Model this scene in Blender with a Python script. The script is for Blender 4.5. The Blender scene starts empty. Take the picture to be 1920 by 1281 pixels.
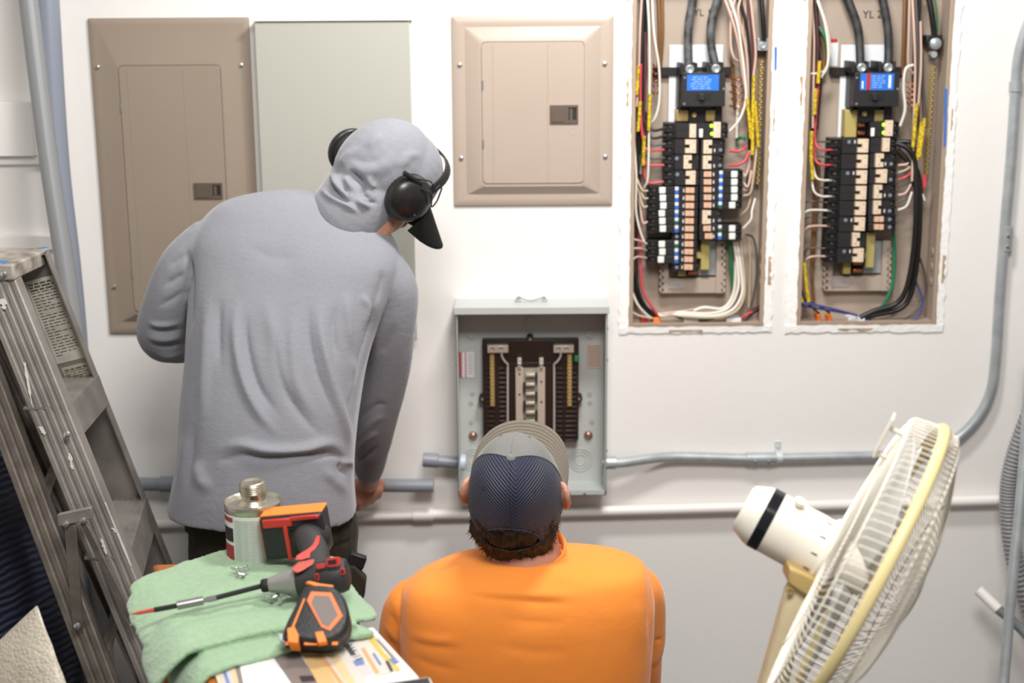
import bpy, bmesh, math, random
import numpy as np
from mathutils import Vector, Matrix, noise
random.seed(7)
SC = bpy.context.scene
COL = SC.collection
PI = math.pi

# ------------------------------------------------------------------ camera
F_PX = 2666.7
CAM_D, CAM_Z = 3.5, 1.85
TH, ROLL = math.radians(12.73), 0.0071
CR0, CU0 = Vector((1, 0, 0)), Vector((0, math.sin(TH), math.cos(TH)))
CF = Vector((0, math.cos(TH), -math.sin(TH)))
CR = CR0 * math.cos(ROLL) - CU0 * math.sin(ROLL)
CU = CR0 * math.sin(ROLL) + CU0 * math.cos(ROLL)
CP = Vector((0, -CAM_D, CAM_Z))
cd = bpy.data.cameras.new('camera'); cam = bpy.data.objects.new('camera', cd); COL.objects.link(cam)
cd.lens = 50; cd.sensor_width = 36; cd.sensor_fit = 'HORIZONTAL'
m = Matrix.Identity(4)
for i in range(3):
    m[i][0], m[i][1], m[i][2], m[i][3] = CR[i], CU[i], -CF[i], CP[i]
cam.matrix_world = m
cd.dof.use_dof = True; cd.dof.focus_distance = 2.65; cd.dof.aperture_fstop = 3.0
SC.camera = cam

# ------------------------------------------------------------------ light and exposure
wd = bpy.data.worlds.new('world'); SC.world = wd; wd.use_nodes = True
wd.node_tree.nodes['Background'].inputs[0].default_value = (1.0, 0.96, 0.92, 1)
wd.node_tree.nodes['Background'].inputs[1].default_value = 0.24
def area(name, loc, aim, sx, sy, power, col):
    l = bpy.data.lights.new(name, 'AREA'); l.shape = 'RECTANGLE'; l.size = sx; l.size_y = sy
    l.energy = power; l.color = col
    o = bpy.data.objects.new(name, l); COL.objects.link(o); o.location = loc
    o.rotation_euler = (Vector(aim) - Vector(loc)).to_track_quat('-Z', 'Y').to_euler()
    return o
area('ceiling_lamp_wall', (0.32, -1.0, 2.78), (0.15, -0.1, 0.9), 0.42, 0.22, 27, (1.0, 0.98, 0.955))
area('ceiling_lamp_room', (0.15, -2.75, 3.0), (0.0, -0.7, 0.7), 0.9, 0.6, 50, (1.0, 0.975, 0.95))
SC.view_settings.view_transform = 'Standard'; SC.view_settings.look = 'None'
SC.view_settings.gamma = 1; SC.view_settings.use_curve_mapping = False
SC.view_settings.exposure = 0.28

# ------------------------------------------------------------------ helpers
def W(px, py, d):
    """world point seen at photo pixel (px,py), d metres in front of the back wall"""
    dr = CF + CR * ((px - 960) / F_PX) + CU * ((640.5 - py) / F_PX)
    return CP + dr * ((CAM_D - d) / dr.y)
def scl(py, d):
    v = (py - 640.5) / F_PX
    return (CAM_D - d) / (math.cos(TH) - v * math.sin(TH)) / F_PX      # metres per pixel
def WP(px, py, z):
    """world point on the horizontal plane z"""
    dr = CF + CR * ((px - 960) / F_PX) + CU * ((640.5 - py) / F_PX)
    return CP + dr * ((z - CAM_Z) / dr.z)
def rect(l, t, r, b, d):
    x0 = W(l, (t + b) / 2, d).x; x1 = W(r, (t + b) / 2, d).x
    z1 = W((l + r) / 2, t, d).z; z0 = W((l + r) / 2, b, d).z
    return x0, x1, z0, z1
def V(*a): return Vector(a)
def lin(c):
    c = c / 255.0
    return c / 12.92 if c <= 0.04045 else ((c + 0.055) / 1.055) ** 2.4
def C(r, g, b): return (lin(r), lin(g), lin(b), 1.0)
MATS = {}
def mat(name, col, rough=0.5, metal=0.0, bump=0.0, bscale=60.0, var=0.0, vscale=6.0, spec=0.5, sheen=0.0, emit=0.0, coat=0.0, col2=None, trans=0.0):
    if name in MATS: return MATS[name]
    m = bpy.data.materials.new(name); m.use_nodes = True; nt = m.node_tree; N = nt.nodes; L = nt.links
    p = N['Principled BSDF']
    p.inputs['Base Color'].default_value = col; p.inputs['Roughness'].default_value = rough
    p.inputs['Metallic'].default_value = metal; p.inputs['Specular IOR Level'].default_value = spec
    if sheen: p.inputs['Sheen Weight'].default_value = sheen; p.inputs['Sheen Roughness'].default_value = 0.4
    if coat: p.inputs['Coat Weight'].default_value = coat; p.inputs['Coat Roughness'].default_value = 0.15
    if trans: p.inputs['Transmission Weight'].default_value = trans
    if emit: p.inputs['Emission Color'].default_value = col; p.inputs['Emission Strength'].default_value = emit
    if bump or var or col2:
        tc = N.new('ShaderNodeTexCoord')
    if bump:
        nz = N.new('ShaderNodeTexNoise'); nz.inputs['Scale'].default_value = bscale; nz.inputs['Detail'].default_value = 3
        b = N.new('ShaderNodeBump'); b.inputs['Strength'].default_value = bump; b.inputs['Distance'].default_value = 0.002
        L.new(tc.outputs['Object'], nz.inputs['Vector']); L.new(nz.outputs['Fac'], b.inputs['Height']); L.new(b.outputs['Normal'], p.inputs['Normal'])
    if var or col2:
        n2 = N.new('ShaderNodeTexNoise'); n2.inputs['Scale'].default_value = vscale; n2.inputs['Detail'].default_value = 5
        rp = N.new('ShaderNodeValToRGB'); rp.color_ramp.elements[0].position = 0.35; rp.color_ramp.elements[1].position = 0.65
        c2 = col2 or tuple(x * (1 - var) for x in col[:3]) + (1,)
        rp.color_ramp.elements[0].color = c2; rp.color_ramp.elements[1].color = col
        L.new(tc.outputs['Object'], n2.inputs['Vector']); L.new(n2.outputs['Fac'], rp.inputs['Fac']); L.new(rp.outputs['Color'], p.inputs['Base Color'])
    MATS[name] = m
    return m

class MB:
    """collects shapes and links them as ONE mesh object"""
    def __init__(s): s.v = []; s.f = []; s.mi = []
    def add(s, vs, fs, mi=0):
        o = len(s.v); s.v += [tuple(x) for x in vs]
        for f in fs: s.f.append(tuple(o + i for i in f)); s.mi.append(mi)
        return s
    def box(s, c, size, mi=0, rot=None):
        c = Vector(c); h = [x / 2 for x in size]
        vs = [Vector((a * h[0], b * h[1], e * h[2])) for a in (-1, 1) for b in (-1, 1) for e in (-1, 1)]
        if rot is not None: vs = [rot @ x for x in vs]
        return s.add([c + x for x in vs], [(0, 1, 3, 2), (4, 6, 7, 5), (0, 4, 5, 1), (2, 3, 7, 6), (0, 2, 6, 4), (1, 5, 7, 3)], mi)
    def span(s, x0, x1, y0, y1, z0, z1, mi=0):
        return s.box(((x0 + x1) / 2, (y0 + y1) / 2, (z0 + z1) / 2), (abs(x1 - x0), abs(y1 - y0), abs(z1 - z0)), mi)
    def prism(s, pts, off, mi=0):
        """polygon pts extruded by vector off"""
        n = len(pts); off = Vector(off); vs = [Vector(p) for p in pts] + [Vector(p) + off for p in pts]
        fs = [tuple(range(n - 1, -1, -1)), tuple(range(n, 2 * n))] + [(i, (i + 1) % n, n + (i + 1) % n, n + i) for i in range(n)]
        return s.add(vs, fs, mi)
    def loft(s, rings, mi=0, cap=True, closed=False):
        n = len(rings[0]); vs = [p for r in rings for p in r]; fs = []
        k = len(rings)
        for i in range(k if closed else k - 1):
            a, b = i * n, ((i + 1) % k) * n
            fs += [(a + j, a + (j + 1) % n, b + (j + 1) % n, b + j) for j in range(n)]
        if cap and not closed:
            fs += [tuple(range(n - 1, -1, -1)), tuple((k - 1) * n + j for j in range(n))]
        return s.add(vs, fs, mi)
    def tube(s, path, r, seg=10, mi=0, cap=True, round_end=False, closed=False, flat=1.0):
        P = [Vector(p) for p in path]; n = len(P)
        R = list(r) if isinstance(r, (list, tuple)) else [r] * n
        T = []
        for i in range(n):
            a = P[i - 1] if (i > 0 or closed) else P[0]; b = P[(i + 1) % n] if (i < n - 1 or closed) else P[-1]
            t = b - a; T.append(t.normalized() if t.length > 1e-9 else V(0, 0, 1))
        up = V(0, 0, 1) if abs(T[0].z) < 0.9 else V(0, 1, 0)
        u = (up - T[0] * up.dot(T[0])).normalized(); rings = []
        def ring(p, t, u, r):
            w = t.cross(u)
            return [p + (u * math.cos(2 * PI * j / seg) * flat + w * math.sin(2 * PI * j / seg)) * r for j in range(seg)]
        for i in range(n):
            if i:
                u = u - T[i] * u.dot(T[i]); u = u.normalized() if u.length > 1e-6 else V(1, 0, 0)
            if round_end and i == 0:
                for a in (75, 45, 20): rings.append(ring(P[0] - T[0] * R[0] * math.sin(math.radians(a)), T[0], u, R[0] * math.cos(math.radians(a))))
            rings.append(ring(P[i], T[i], u, R[i]))
            if round_end and i == n - 1:
                for a in (20, 45, 75): rings.append(ring(P[i] + T[i] * R[i] * math.sin(math.radians(a)), T[i], u, R[i] * math.cos(math.radians(a))))
        return s.loft(rings, mi, cap, closed)
    def lathe(s, o, ax, prof, seg=24, mi=0, cap=True, ref=None):
        """prof: (radius, height along ax)"""
        o = Vector(o); ax = Vector(ax).normalized(); up = Vector(ref) if ref else (V(0, 0, 1) if abs(ax.z) < 0.9 else V(1, 0, 0))
        u = (up - ax * up.dot(ax)).normalized(); w = ax.cross(u)
        rings = [[o + ax * h + (u * math.cos(2 * PI * j / seg) + w * math.sin(2 * PI * j / seg)) * max(r, 1e-5) for j in range(seg)] for r, h in prof]
        return s.loft(rings, mi, cap)
    def ball(s, c, r, seg=16, mi=0, frame=None):
        c = Vector(c); r = (r, r, r) if not isinstance(r, (tuple, list)) else r
        A = frame or (V(1, 0, 0), V(0, 1, 0), V(0, 0, 1)); rings = []
        h = max(seg // 2, 4)
        for i in range(h + 1):
            ph = -PI / 2 + PI * i / h; cr = max(math.cos(ph), 0.004)
            rings.append([c + A[0] * (r[0] * cr * math.cos(2 * PI * j / seg)) + A[1] * (r[1] * cr * math.sin(2 * PI * j / seg)) + A[2] * (r[2] * math.sin(ph)) for j in range(seg)])
        return s.loft(rings, mi)
    def grid(s, fn, nu, nv, mi=0):
        vs = [fn(i / nu, j / nv) for j in range(nv + 1) for i in range(nu + 1)]
        fs = [(j * (nu + 1) + i, j * (nu + 1) + i + 1, (j + 1) * (nu + 1) + i + 1, (j + 1) * (nu + 1) + i) for j in range(nv) for i in range(nu)]
        return s.add(vs, fs, mi)
    def mesh(s, name, o):
        me = bpy.data.meshes.new(name); o = Vector(o)
        me.from_pydata([(x[0] - o.x, x[1] - o.y, x[2] - o.z) for x in s.v], [], s.f)
        me.polygons.foreach_set('material_index', s.mi)
        return me
    def build(s, name, mats, parent=None, loc=None, bevel=0.0, bseg=2, smooth=38, sub=0, solid=0.0):
        o = Vector(parent['_o']) if parent is not None else Vector(loc or (0, 0, 0))
        me = s.mesh(name, o)
        return link(name, me, mats, parent, o, bevel, bseg, smooth, sub, solid)
def link(name, me, mats, parent=None, o=None, bevel=0.0, bseg=2, smooth=38, sub=0, solid=0.0, fix=True):
    if not isinstance(mats, (list, tuple)): mats = [mats]
    for x in mats: me.materials.append(x)
    if fix:
        bm = bmesh.new(); bm.from_mesh(me); bmesh.ops.recalc_face_normals(bm, faces=bm.faces); bm.to_mesh(me); bm.free()
    if smooth:
        me.polygons.foreach_set('use_smooth', [True] * len(me.polygons))
        if smooth < 180: me.set_sharp_from_angle(angle=math.radians(smooth))
    ob = bpy.data.objects.new(name, me); COL.objects.link(ob)
    if parent is not None: ob.parent = parent
    else: ob.location = o or (0, 0, 0)
    ob['_o'] = tuple(parent['_o']) if parent is not None else tuple(o or (0, 0, 0))
    if solid:
        q = ob.modifiers.new('solid', 'SOLIDIFY'); q.thickness = solid; q.offset = 0
    if bevel:
        q = ob.modifiers.new('bevel', 'BEVEL'); q.width = bevel; q.segments = bseg; q.limit_method = 'ANGLE'; q.angle_limit = math.radians(35)
    if sub:
        q = ob.modifiers.new('sub', 'SUBSURF'); q.levels = sub; q.render_levels = sub
    return ob
def thing(name, label, cat, loc, group=None):
    o = bpy.data.objects.new(name, None); COL.objects.link(o); o.location = loc; o.empty_display_size = 0.05
    o['label'] = label; o['category'] = cat; o['_o'] = tuple(loc)
    if group: o['group'] = group
    return o
def tag(o, label, cat, group=None):
    o['label'] = label; o['category'] = cat
    if group: o['group'] = group
    return o
def struct(o): o['kind'] = 'structure'; return o
def spline(pts, n=8):
    """Catmull-Rom through pts"""
    P = [Vector(p) for p in pts]; P = [P[0] * 2 - P[1]] + P + [P[-1] * 2 - P[-2]]; out = []
    for i in range(1, len(P) - 2):
        a, b, c, d = P[i - 1:i + 3]
        for k in range(n):
            t = k / n
            out.append(0.5 * ((2 * b) + (c - a) * t + (2 * a - 5 * b + 4 * c - d) * t * t + (3 * b - a - 3 * c + d) * t ** 3))
    out.append(P[-2]); return out
def Wl(pts): return [W(*p) for p in pts]
def text(name, body, size, m, parent, pos, xdir, zdir, depth=0.0003):
    """flat lettering as mesh; xdir reading direction, zdir up direction"""
    cu = bpy.data.curves.new(name, 'FONT'); cu.body = body; cu.size = size; cu.extrude = depth
    t = bpy.data.objects.new(name, cu); COL.objects.link(t)
    bpy.context.view_layer.update()
    me = bpy.data.meshes.new_from_object(t.evaluated_get(bpy.context.evaluated_depsgraph_get()))
    bpy.data.objects.remove(t); bpy.data.curves.remove(cu)
    x = Vector(xdir).normalized(); z = Vector(zdir); z = (z - x * z.dot(x)).normalized(); n = x.cross(z)
    o = Vector(parent['_o'])
    M = Matrix.Identity(4)
    for i in range(3): M[i][0], M[i][1], M[i][2], M[i][3] = x[i], z[i], n[i], pos[i] - o[i]
    me.transform(M)
    return link(name, me, m, parent, smooth=0, fix=False)
def remeshed(mb, voxel, smooth_it=0):
    """closed shapes in mb fused to one continuous surface; returns a mesh in world coordinates"""
    me = mb.mesh('tmp', (0, 0, 0)); bm = bmesh.new(); bm.from_mesh(me); bmesh.ops.recalc_face_normals(bm, faces=bm.faces); bm.to_mesh(me); bm.free()
    o = bpy.data.objects.new('tmp', me); COL.objects.link(o)
    q = o.modifiers.new('r', 'REMESH'); q.mode = 'VOXEL'; q.voxel_size = voxel; q.adaptivity = 0
    if smooth_it:
        q = o.modifiers.new('s', 'SMOOTH'); q.factor = 0.5; q.iterations = smooth_it
    bpy.context.view_layer.update()
    out = bpy.data.meshes.new_from_object(o.evaluated_get(bpy.context.evaluated_depsgraph_get()))
    bpy.data.objects.remove(o); out.materials.clear()
    return out
def project_np(co):
    r = co - np.array(CP); x = r @ np.array(CR); y = r @ np.array(CU); z = r @ np.array(CF)
    return 960 + F_PX * x / z, 640.5 - F_PX * y / z
def wrinkle(me, folds, amp_noise=0.0, nscale=14.0, stretch=(1, 1, 1), gain=1.0, ws=1.0):
    """cloth folds: real displacement along the normals. folds: (points in photo pixels, half width px, height m)"""
    n = len(me.vertices); co = np.empty(n * 3); me.vertices.foreach_get('co', co); co = co.reshape(-1, 3)
    no = np.empty(n * 3); me.vertex_normals.foreach_get('vector', no); no = no.reshape(-1, 3)
    px, py = project_np(co); view = np.array(CP) - co; view /= np.linalg.norm(view, axis=1)[:, None]
    face = np.clip((no * view).sum(1) * 2.5, 0, 1); disp = np.zeros(n)
    for pts, w, h in folds:
        w = w * ws
        P = np.array([(p.x, p.y) for p in spline([(a, b, 0) for a, b in pts], 6)])
        best = np.full(n, 1e9); tt = np.zeros(n); m = len(P) - 1
        for i in range(m):
            a, b = P[i], P[i + 1]; ab = b - a; L = (ab ** 2).sum() + 1e-9
            t = np.clip(((px - a[0]) * ab[0] + (py - a[1]) * ab[1]) / L, 0, 1)
            dd = np.hypot(px - a[0] - t * ab[0], py - a[1] - t * ab[1])
            k = dd < best; best[k] = dd[k]; tt[k] = (i + t[k]) / m
        taper = np.clip(np.minimum(tt, 1 - tt) * 2.6, 0, 1)
        taper = taper * taper * (3 - 2 * taper)
        taper = np.maximum(taper, 0.0)
        disp += gain * h * (np.exp(-(best / w) ** 2) if h > 0 else np.exp(-(best / (w * .8)) ** 1.3)) * taper * face
    if amp_noise:
        disp += np.array([noise.fractal(Vector((c[0] * stretch[0], c[1] * stretch[1], c[2] * stretch[2])) * nscale, 1.0, 2.0, 3) for c in co]) * amp_noise
    co += no * disp[:, None]
    me.vertices.foreach_set('co', co.ravel()); me.update()
def shift(me, o):
    me.transform(Matrix.Translation(-Vector(o)))
    return me

# ------------------------------------------------------------------ shared materials
M_WALL = mat('wall_paint', C(238, 235, 231), 0.6, bump=0.25, bscale=35, var=0.02, vscale=3)
M_PLASTER = mat('fresh_white_paint', C(246, 245, 242), 0.7, bump=0.8, bscale=90)
M_TAN = mat('tan_enamel', C(178, 162, 148), 0.42, bump=0.12, bscale=260, var=0.03)
M_TAN2 = mat('tan_box_enamel', C(172, 156, 141), 0.5, var=0.06, vscale=9)
M_TAND = mat('dark_tan_enamel', C(152, 137, 122), 0.45, bump=0.12, bscale=260, var=0.03)
M_GREY = mat('grey_enamel', C(178, 177, 167), 0.42, bump=0.05, bscale=200)
M_BOXGREY = mat('light_grey_enamel', C(186, 190, 187), 0.4, var=0.03)
M_STEEL = mat('galvanised_steel', C(182, 188, 190), 0.36, 0.4, var=0.18, vscale=30)
M_ZINC = mat('zinc_screw', C(205, 208, 206), 0.25, 0.9)
M_ALU = mat('worn_aluminium', C(154, 148, 142), 0.55, 0.5, bump=0.2, bscale=90, var=0.28, vscale=14)
M_ALU2 = mat('dirty_aluminium', C(132, 123, 114), 0.5, 0.6, bump=0.3, bscale=70, var=0.4, vscale=18)
M_BLACK = mat('black_plastic', C(30, 29, 30), 0.42, bump=0.1, bscale=200)
M_BLACK2 = mat('matte_black', C(20, 19, 19), 0.7)
M_WHITE = mat('white_plastic', C(236, 236, 230), 0.4)
M_BEIGE = mat('beige_handle', C(226, 204, 178), 0.4)
M_PEACH = mat('peach_handle', C(222, 180, 150), 0.4)
M_PVC = mat('grey_pvc', C(140, 144, 152), 0.35)
M_PVCB = mat('blue_grey_pvc', C(136, 142, 155), 0.4)
M_PVCW = mat('white_pvc_painted', C(236, 232, 227), 0.45)
M_BRASS = mat('brass', C(184, 160, 104), 0.4, 0.5)
M_COPPER = mat('copper', C(200, 120, 80), 0.3, 0.9)
M_YEL = mat('yellow_insulator', C(176, 160, 96), 0.5)
M_RED = mat('red_plastic', C(176, 48, 40), 0.4)
M_ORANGE = mat('orange_plastic', C(246, 134, 46), 0.45)
M_SKIN = mat('skin', C(203, 146, 122), 0.5, bump=0.15, bscale=180, var=0.08, vscale=25)
# ================================================================== the room
# open panels sit in two holes of the back wall
P4 = rect(1182, -70, 1442, 612, 0.0)
P5 = rect(1505, -70, 1774, 609, 0.0)
def wall_piece(mb, x0, x1, z0, z1): mb.span(x0, x1, 0.0, 0.14, z0, z1)
mb = MB()
XL, XR, ZT = -1.9, 2.2, 3.4
wall_piece(mb, XL, P4[0], 0, ZT); wall_piece(mb, P4[0], P4[1], 0, P4[2]); wall_piece(mb, P4[0], P4[1], P4[3], ZT)
wall_piece(mb, P4[1], P5[0], 0, ZT); wall_piece(mb, P5[0], P5[1], 0, P5[2]); wall_piece(mb, P5[0], P5[1], P5[3], ZT)
wall_piece(mb, P5[1], XR, 0, ZT)
struct(mb.build('wall_back', M_WALL, smooth=0))
mb = MB(); mb.span(-3.2, 3.2, -5.0, 0.14, -0.08, 0)
struct(mb.build('floor', mat('floor_concrete', C(84, 80, 78), 0.7, bump=0.3, bscale=20, var=0.3, vscale=3), smooth=0))
mb = MB(); mb.span(XL - 0.1, XL, -1.9, 0.14, 0, ZT)
struct(mb.build('wall_left', M_WALL, smooth=0))

# rough repainted plaster edges round the two openings
def ragged(name, R, wl, wr, wb, seed):
    rnd = random.Random(seed); x0, x1, z0, z1 = R
    def strip(n, fa, fb):
        mb = MB(); vs = []; fs = []
        for i in range(n + 1):
            a, b = fa(i / n), fb(i / n)
            vs += [a, a + V(0, -0.0045, 0), b + V(0, -0.0035, 0), b]
        for i in range(n):
            k = i * 4
            fs += [(k + j, k + j + 1, k + j + 5, k + j + 4) for j in range(3)] + [(k + 3, k, k + 4, k + 7)]
        return vs, fs
    mb = MB(); j = lambda s: rnd.uniform(-s, s)
    mb.add(*strip(60, lambda t: V(x0 + j(.0015), -0.001, z0 - .012 + (z1 - z0) * t), lambda t: V(x0 - wl + j(.0035), -0.0005, z0 - .012 + (z1 - z0) * t)))
    mb.add(*strip(60, lambda t: V(x1 + j(.0015), -0.001, z0 - .012 + (z1 - z0) * t), lambda t: V(x1 + wr + j(.0035), -0.0005, z0 - .012 + (z1 - z0) * t)))
    mb.add(*strip(26, lambda t: V(x0 - wl + (x1 - x0 + wl + wr) * t, -0.0012, z0 + j(.0015)), lambda t: V(x0 - wl + (x1 - x0 + wl + wr) * t, -0.0005, z0 - wb + j(.003))))
    o = struct(mb.build(name, M_PLASTER, smooth=50))
    # torn cardboard-brown paper and blue paint marks
    br = mat('torn_paper', C(190, 160, 128), 0.9, var=0.3, vscale=60)
    mb = MB()
    for (side, t0, t1, w) in [('l', .62, .7, .006), ('l', .9, .99, .008), ('r', .12, .2, .007), ('r', .55, .61, .004), ('b', .3, .55, .006)]:
        pts = []
        for i in range(9):
            t = t0 + (t1 - t0) * i / 8; q = w * (0.4 + rnd.random())
            if side == 'l': pts.append((V(x0 - .006 - q, 0, z0 + (z1 - z0) * t), V(x0 - .006, 0, z0 + (z1 - z0) * t)))
            elif side == 'r': pts.append((V(x1 + .007, 0, z0 + (z1 - z0) * t), V(x1 + .007 + q, 0, z0 + (z1 - z0) * t)))
            else: pts.append((V(x0 + (x1 - x0) * t, 0, z0 - .008), V(x0 + (x1 - x0) * t, 0, z0 - .008 - q)))
        vs = [p + V(0, -0.0055, 0) for a in pts for p in a]
        mb.add(vs, [(2 * i, 2 * i + 1, 2 * i + 3, 2 * i + 2) for i in range(8)])
    mb.build('torn_paper', br, o, smooth=0)
    return o
T4 = ragged('trim_1', P4, .024, .020, .016, 3); T5 = ragged('trim_2', P5, .028, .018, .018, 5)
bl = mat('blue_tape', C(52, 112, 196), 0.6)
mb = MB()
mb.prism([W(1771, 165, .006), W(1776, 167, .006), W(1773, 272, .006), W(1769, 277, .006)], (0, -.0006, 0)); mb.build('tape_scrap', bl, T5)
mb = MB(); mb.prism([W(1452, 88, .006), W(1457, 88, .006), W(1456, 130, .006), W(1452, 132, .006)], (0, -.0006, 0)); mb.build('tape_scrap', bl, T4)

# white boards fixed to the wall at the far left
mb = MB(); x0, x1, z0, z1 = rect(-130, 192, 62, 294, .035); mb.span(x0, x1, -.035, 0, z0, z1); mb.span(x0, x1 + .02, -.016, 0, z0 - .022, z0 - .002)
struct(mb.build('trim_3', M_WALL, bevel=.002))
mb = MB(); x0, x1, z0, z1 = rect(-130, 443, 100, 470, .02); mb.span(x0, x1, -.02, 0, z0, z1)
struct(mb.build('trim_4', M_WALL, bevel=.002))

# ================================================================== closed covers on the wall
def cover(name, label, out, bev, door, d0, d1, latch, hinges, screws, creases, knock=None, M_TAN=M_TAN):
    x0, x1, z0, z1 = out
    t = thing(name, label, 'electrical panel', ((x0 + x1) / 2, 0, z0))
    def rr(R, d, r, n=5):
        a, b, c, e = R; pts = []
        for cx, cz, s in ((b - r, e - r, 0), (a + r, e - r, 1), (a + r, c + r, 2), (b - r, c + r, 3)):
            for i in range(n + 1):
                g = PI / 2 * (s + i / n); pts.append(V(cx + r * math.cos(g), -d, cz + r * math.sin(g)))
        return pts
    mb = MB()
    b0 = (bev[0], bev[1], bev[2], bev[3]); q = .035
    mid = (door[0] - .006, door[1] + .006, door[2] - .006, door[3] + .006)
    rings = [rr(out, 0, .004), rr(out, d0 * .7, .004), rr((x0 + .004, x1 - .004, z0 + .004, z1 - .004), d0, .004), rr((x0 + .017, x1 - .017, z0 + .017, z1 - .017), d0 * 1.15, .004), rr(b0, d0, .003), rr(mid, d1, .012), rr(door, d1, .012), rr(door, d1 - .003, .012)]
    mb.loft(rings); mb.build('cover_frame', M_TAN, t, smooth=25)
    dm = MB(); xs = [door[0] + .0015] + creases + [door[1] - .0015]
    R = (door[0] + .0015, door[1] - .0015, door[2] + .0015, door[3] - .0015)
    dm.loft([rr(R, d1 - .006, .011), rr(R, d1 + .0015, .011), rr((R[0] + .001, R[1] - .001, R[2] + .001, R[3] - .001), d1 + .0022, .011)])
    for c in creases: dm.tube([V(c, -d1 - .0015, R[2] + .002), V(c, -d1 - .0015, R[3] - .002)], .0016, 8)
    do = dm.build('door', M_TAN, t, smooth=25)
    lx0, lx1, lz0, lz1 = latch; lb = mat('latch_brown', C(96, 82, 72), 0.4); lk = mat('latch_dark', C(40, 33, 29), 0.5); h = lz1 - lz0; w = lx1 - lx0
    lm = MB(); f = d1 + .002
    lm.span(lx0, lx0 + w * .66, -f - .004, -f, lz0, lz1); lm.span(lx0 + w * .94, lx1, -f - .004, -f, lz0, lz1)
    lm.span(lx0 + w * .66, lx0 + w * .94, -f - .004, -f, lz0, lz0 + h * .2); lm.span(lx0 + w * .66, lx0 + w * .94, -f - .004, -f, lz1 - h * .14, lz1)
    lm.span(lx0 + w * .06, lx0 + w * .5, -f - .0055, -f - .003, lz0 + h * .1, lz1 - h * .1)
    lm.span(lx0 + w * .66, lx0 + w * .94, -f - .0006, -f, lz0, lz1, 1); lm.span(lx0 + w * .70, lx0 + w * .80, -f - .002, -f, lz0 + h * .2, lz1 - h * .2, 0)
    lm.build('latch', [lb, lk], do, bevel=.0006)
    for (hx, hz) in hinges:
        hm = MB(); hm.tube([V(hx, -d1 - .001, hz - .011), V(hx, -d1 - .001, hz + .011)], .0028, 8); hm.build('hinge', M_ALU, t)
    for (sx, sz) in screws:
        sm = MB(); sm.lathe(V(sx, -d0 * 1.1, sz), (0, -1, 0), [(.0058, 0), (.0058, .0015), (.005, .0035), (.0025, .0045)], 14)
        sm.box(V(sx, -d0 * 1.1 - .0044, sz), (.007, .0008, .0012)); sm.build('screw', M_ZINC, t)
    for (kx, kz, kr) in knock or []:
        km = MB(); n = 20; km.tube([V(kx + kr * math.cos(2 * PI * i / n), -f, kz + kr * math.sin(2 * PI * i / n)) for i in range(n)], .0007, 5, closed=True)
        km.build('knockout', M_TAN, do)
    return t
def pt(px, py, d): p = W(px, py, d); return (p.x, p.z)
cover('panel_cover', 'tall tan breaker panel cover with dark latch, behind the man in the grey hooded shirt',
      rect(186, 33, 481, 625, 0), rect(207, 60, 462, 603, .01), rect(236, 122, 425, 585, .022), .008, .022, rect(364, 343, 417, 373, .025),
      [pt(228, 202, .022), pt(249, 513, .022)], [pt(183, 126, .01), pt(452, 122, .01), pt(214, 538, .01), pt(487, 535, .01)],
      [W(254, 350, .022).x, W(356, 350, .022).x], None, M_TAND)
cover('panel_cover', 'near-square tan breaker panel cover with closed door, mounted above the open grey box',
      rect(849, 29, 1149.5, 385, 0), rect(873, 50, 1126, 364, .01), rect(903, 78, 1096, 345, .024), .008, .024, rect(1031, 197, 1084, 232, .026),
      [pt(905, 160, .024), pt(906, 270, .024)], [pt(862, 122, .01), pt(1134, 120, .01), pt(865, 297, .01), pt(1135, 294, .01)],
      [W(925, 210, .024).x, W(1027, 210, .024).x], [pt(1042, 243, .024) + (.0065,), pt(1074, 248, .024) + (.0085,)])
# plain grey box with a lift-off cover
x0, x1, z0, z1 = rect(490, 36, 775, 640, .05)
t = thing('enclosure_box', 'plain pale grey lift-cover enclosure between the two tan panel covers', 'electrical panel', ((x0 + x1) / 2, 0, z0))
mb = MB(); mb.span(x0 + .004, x1 - .004, -.046, 0, z0 + .004, z1 - .002); mb.build('box_body', M_GREY, t, bevel=.002)
mb = MB(); mb.span(x0, x1, -.05, -.044, z0, z1 - .006); mb.build('front_cover', M_GREY, t, bevel=.0025)
mb = MB(); mb.span(x0 - .003, x1 + .003, -.056, 0, z1 - .004, z1 + .002); mb.build('top_lip', M_WALL, t, bevel=.001)
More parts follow.
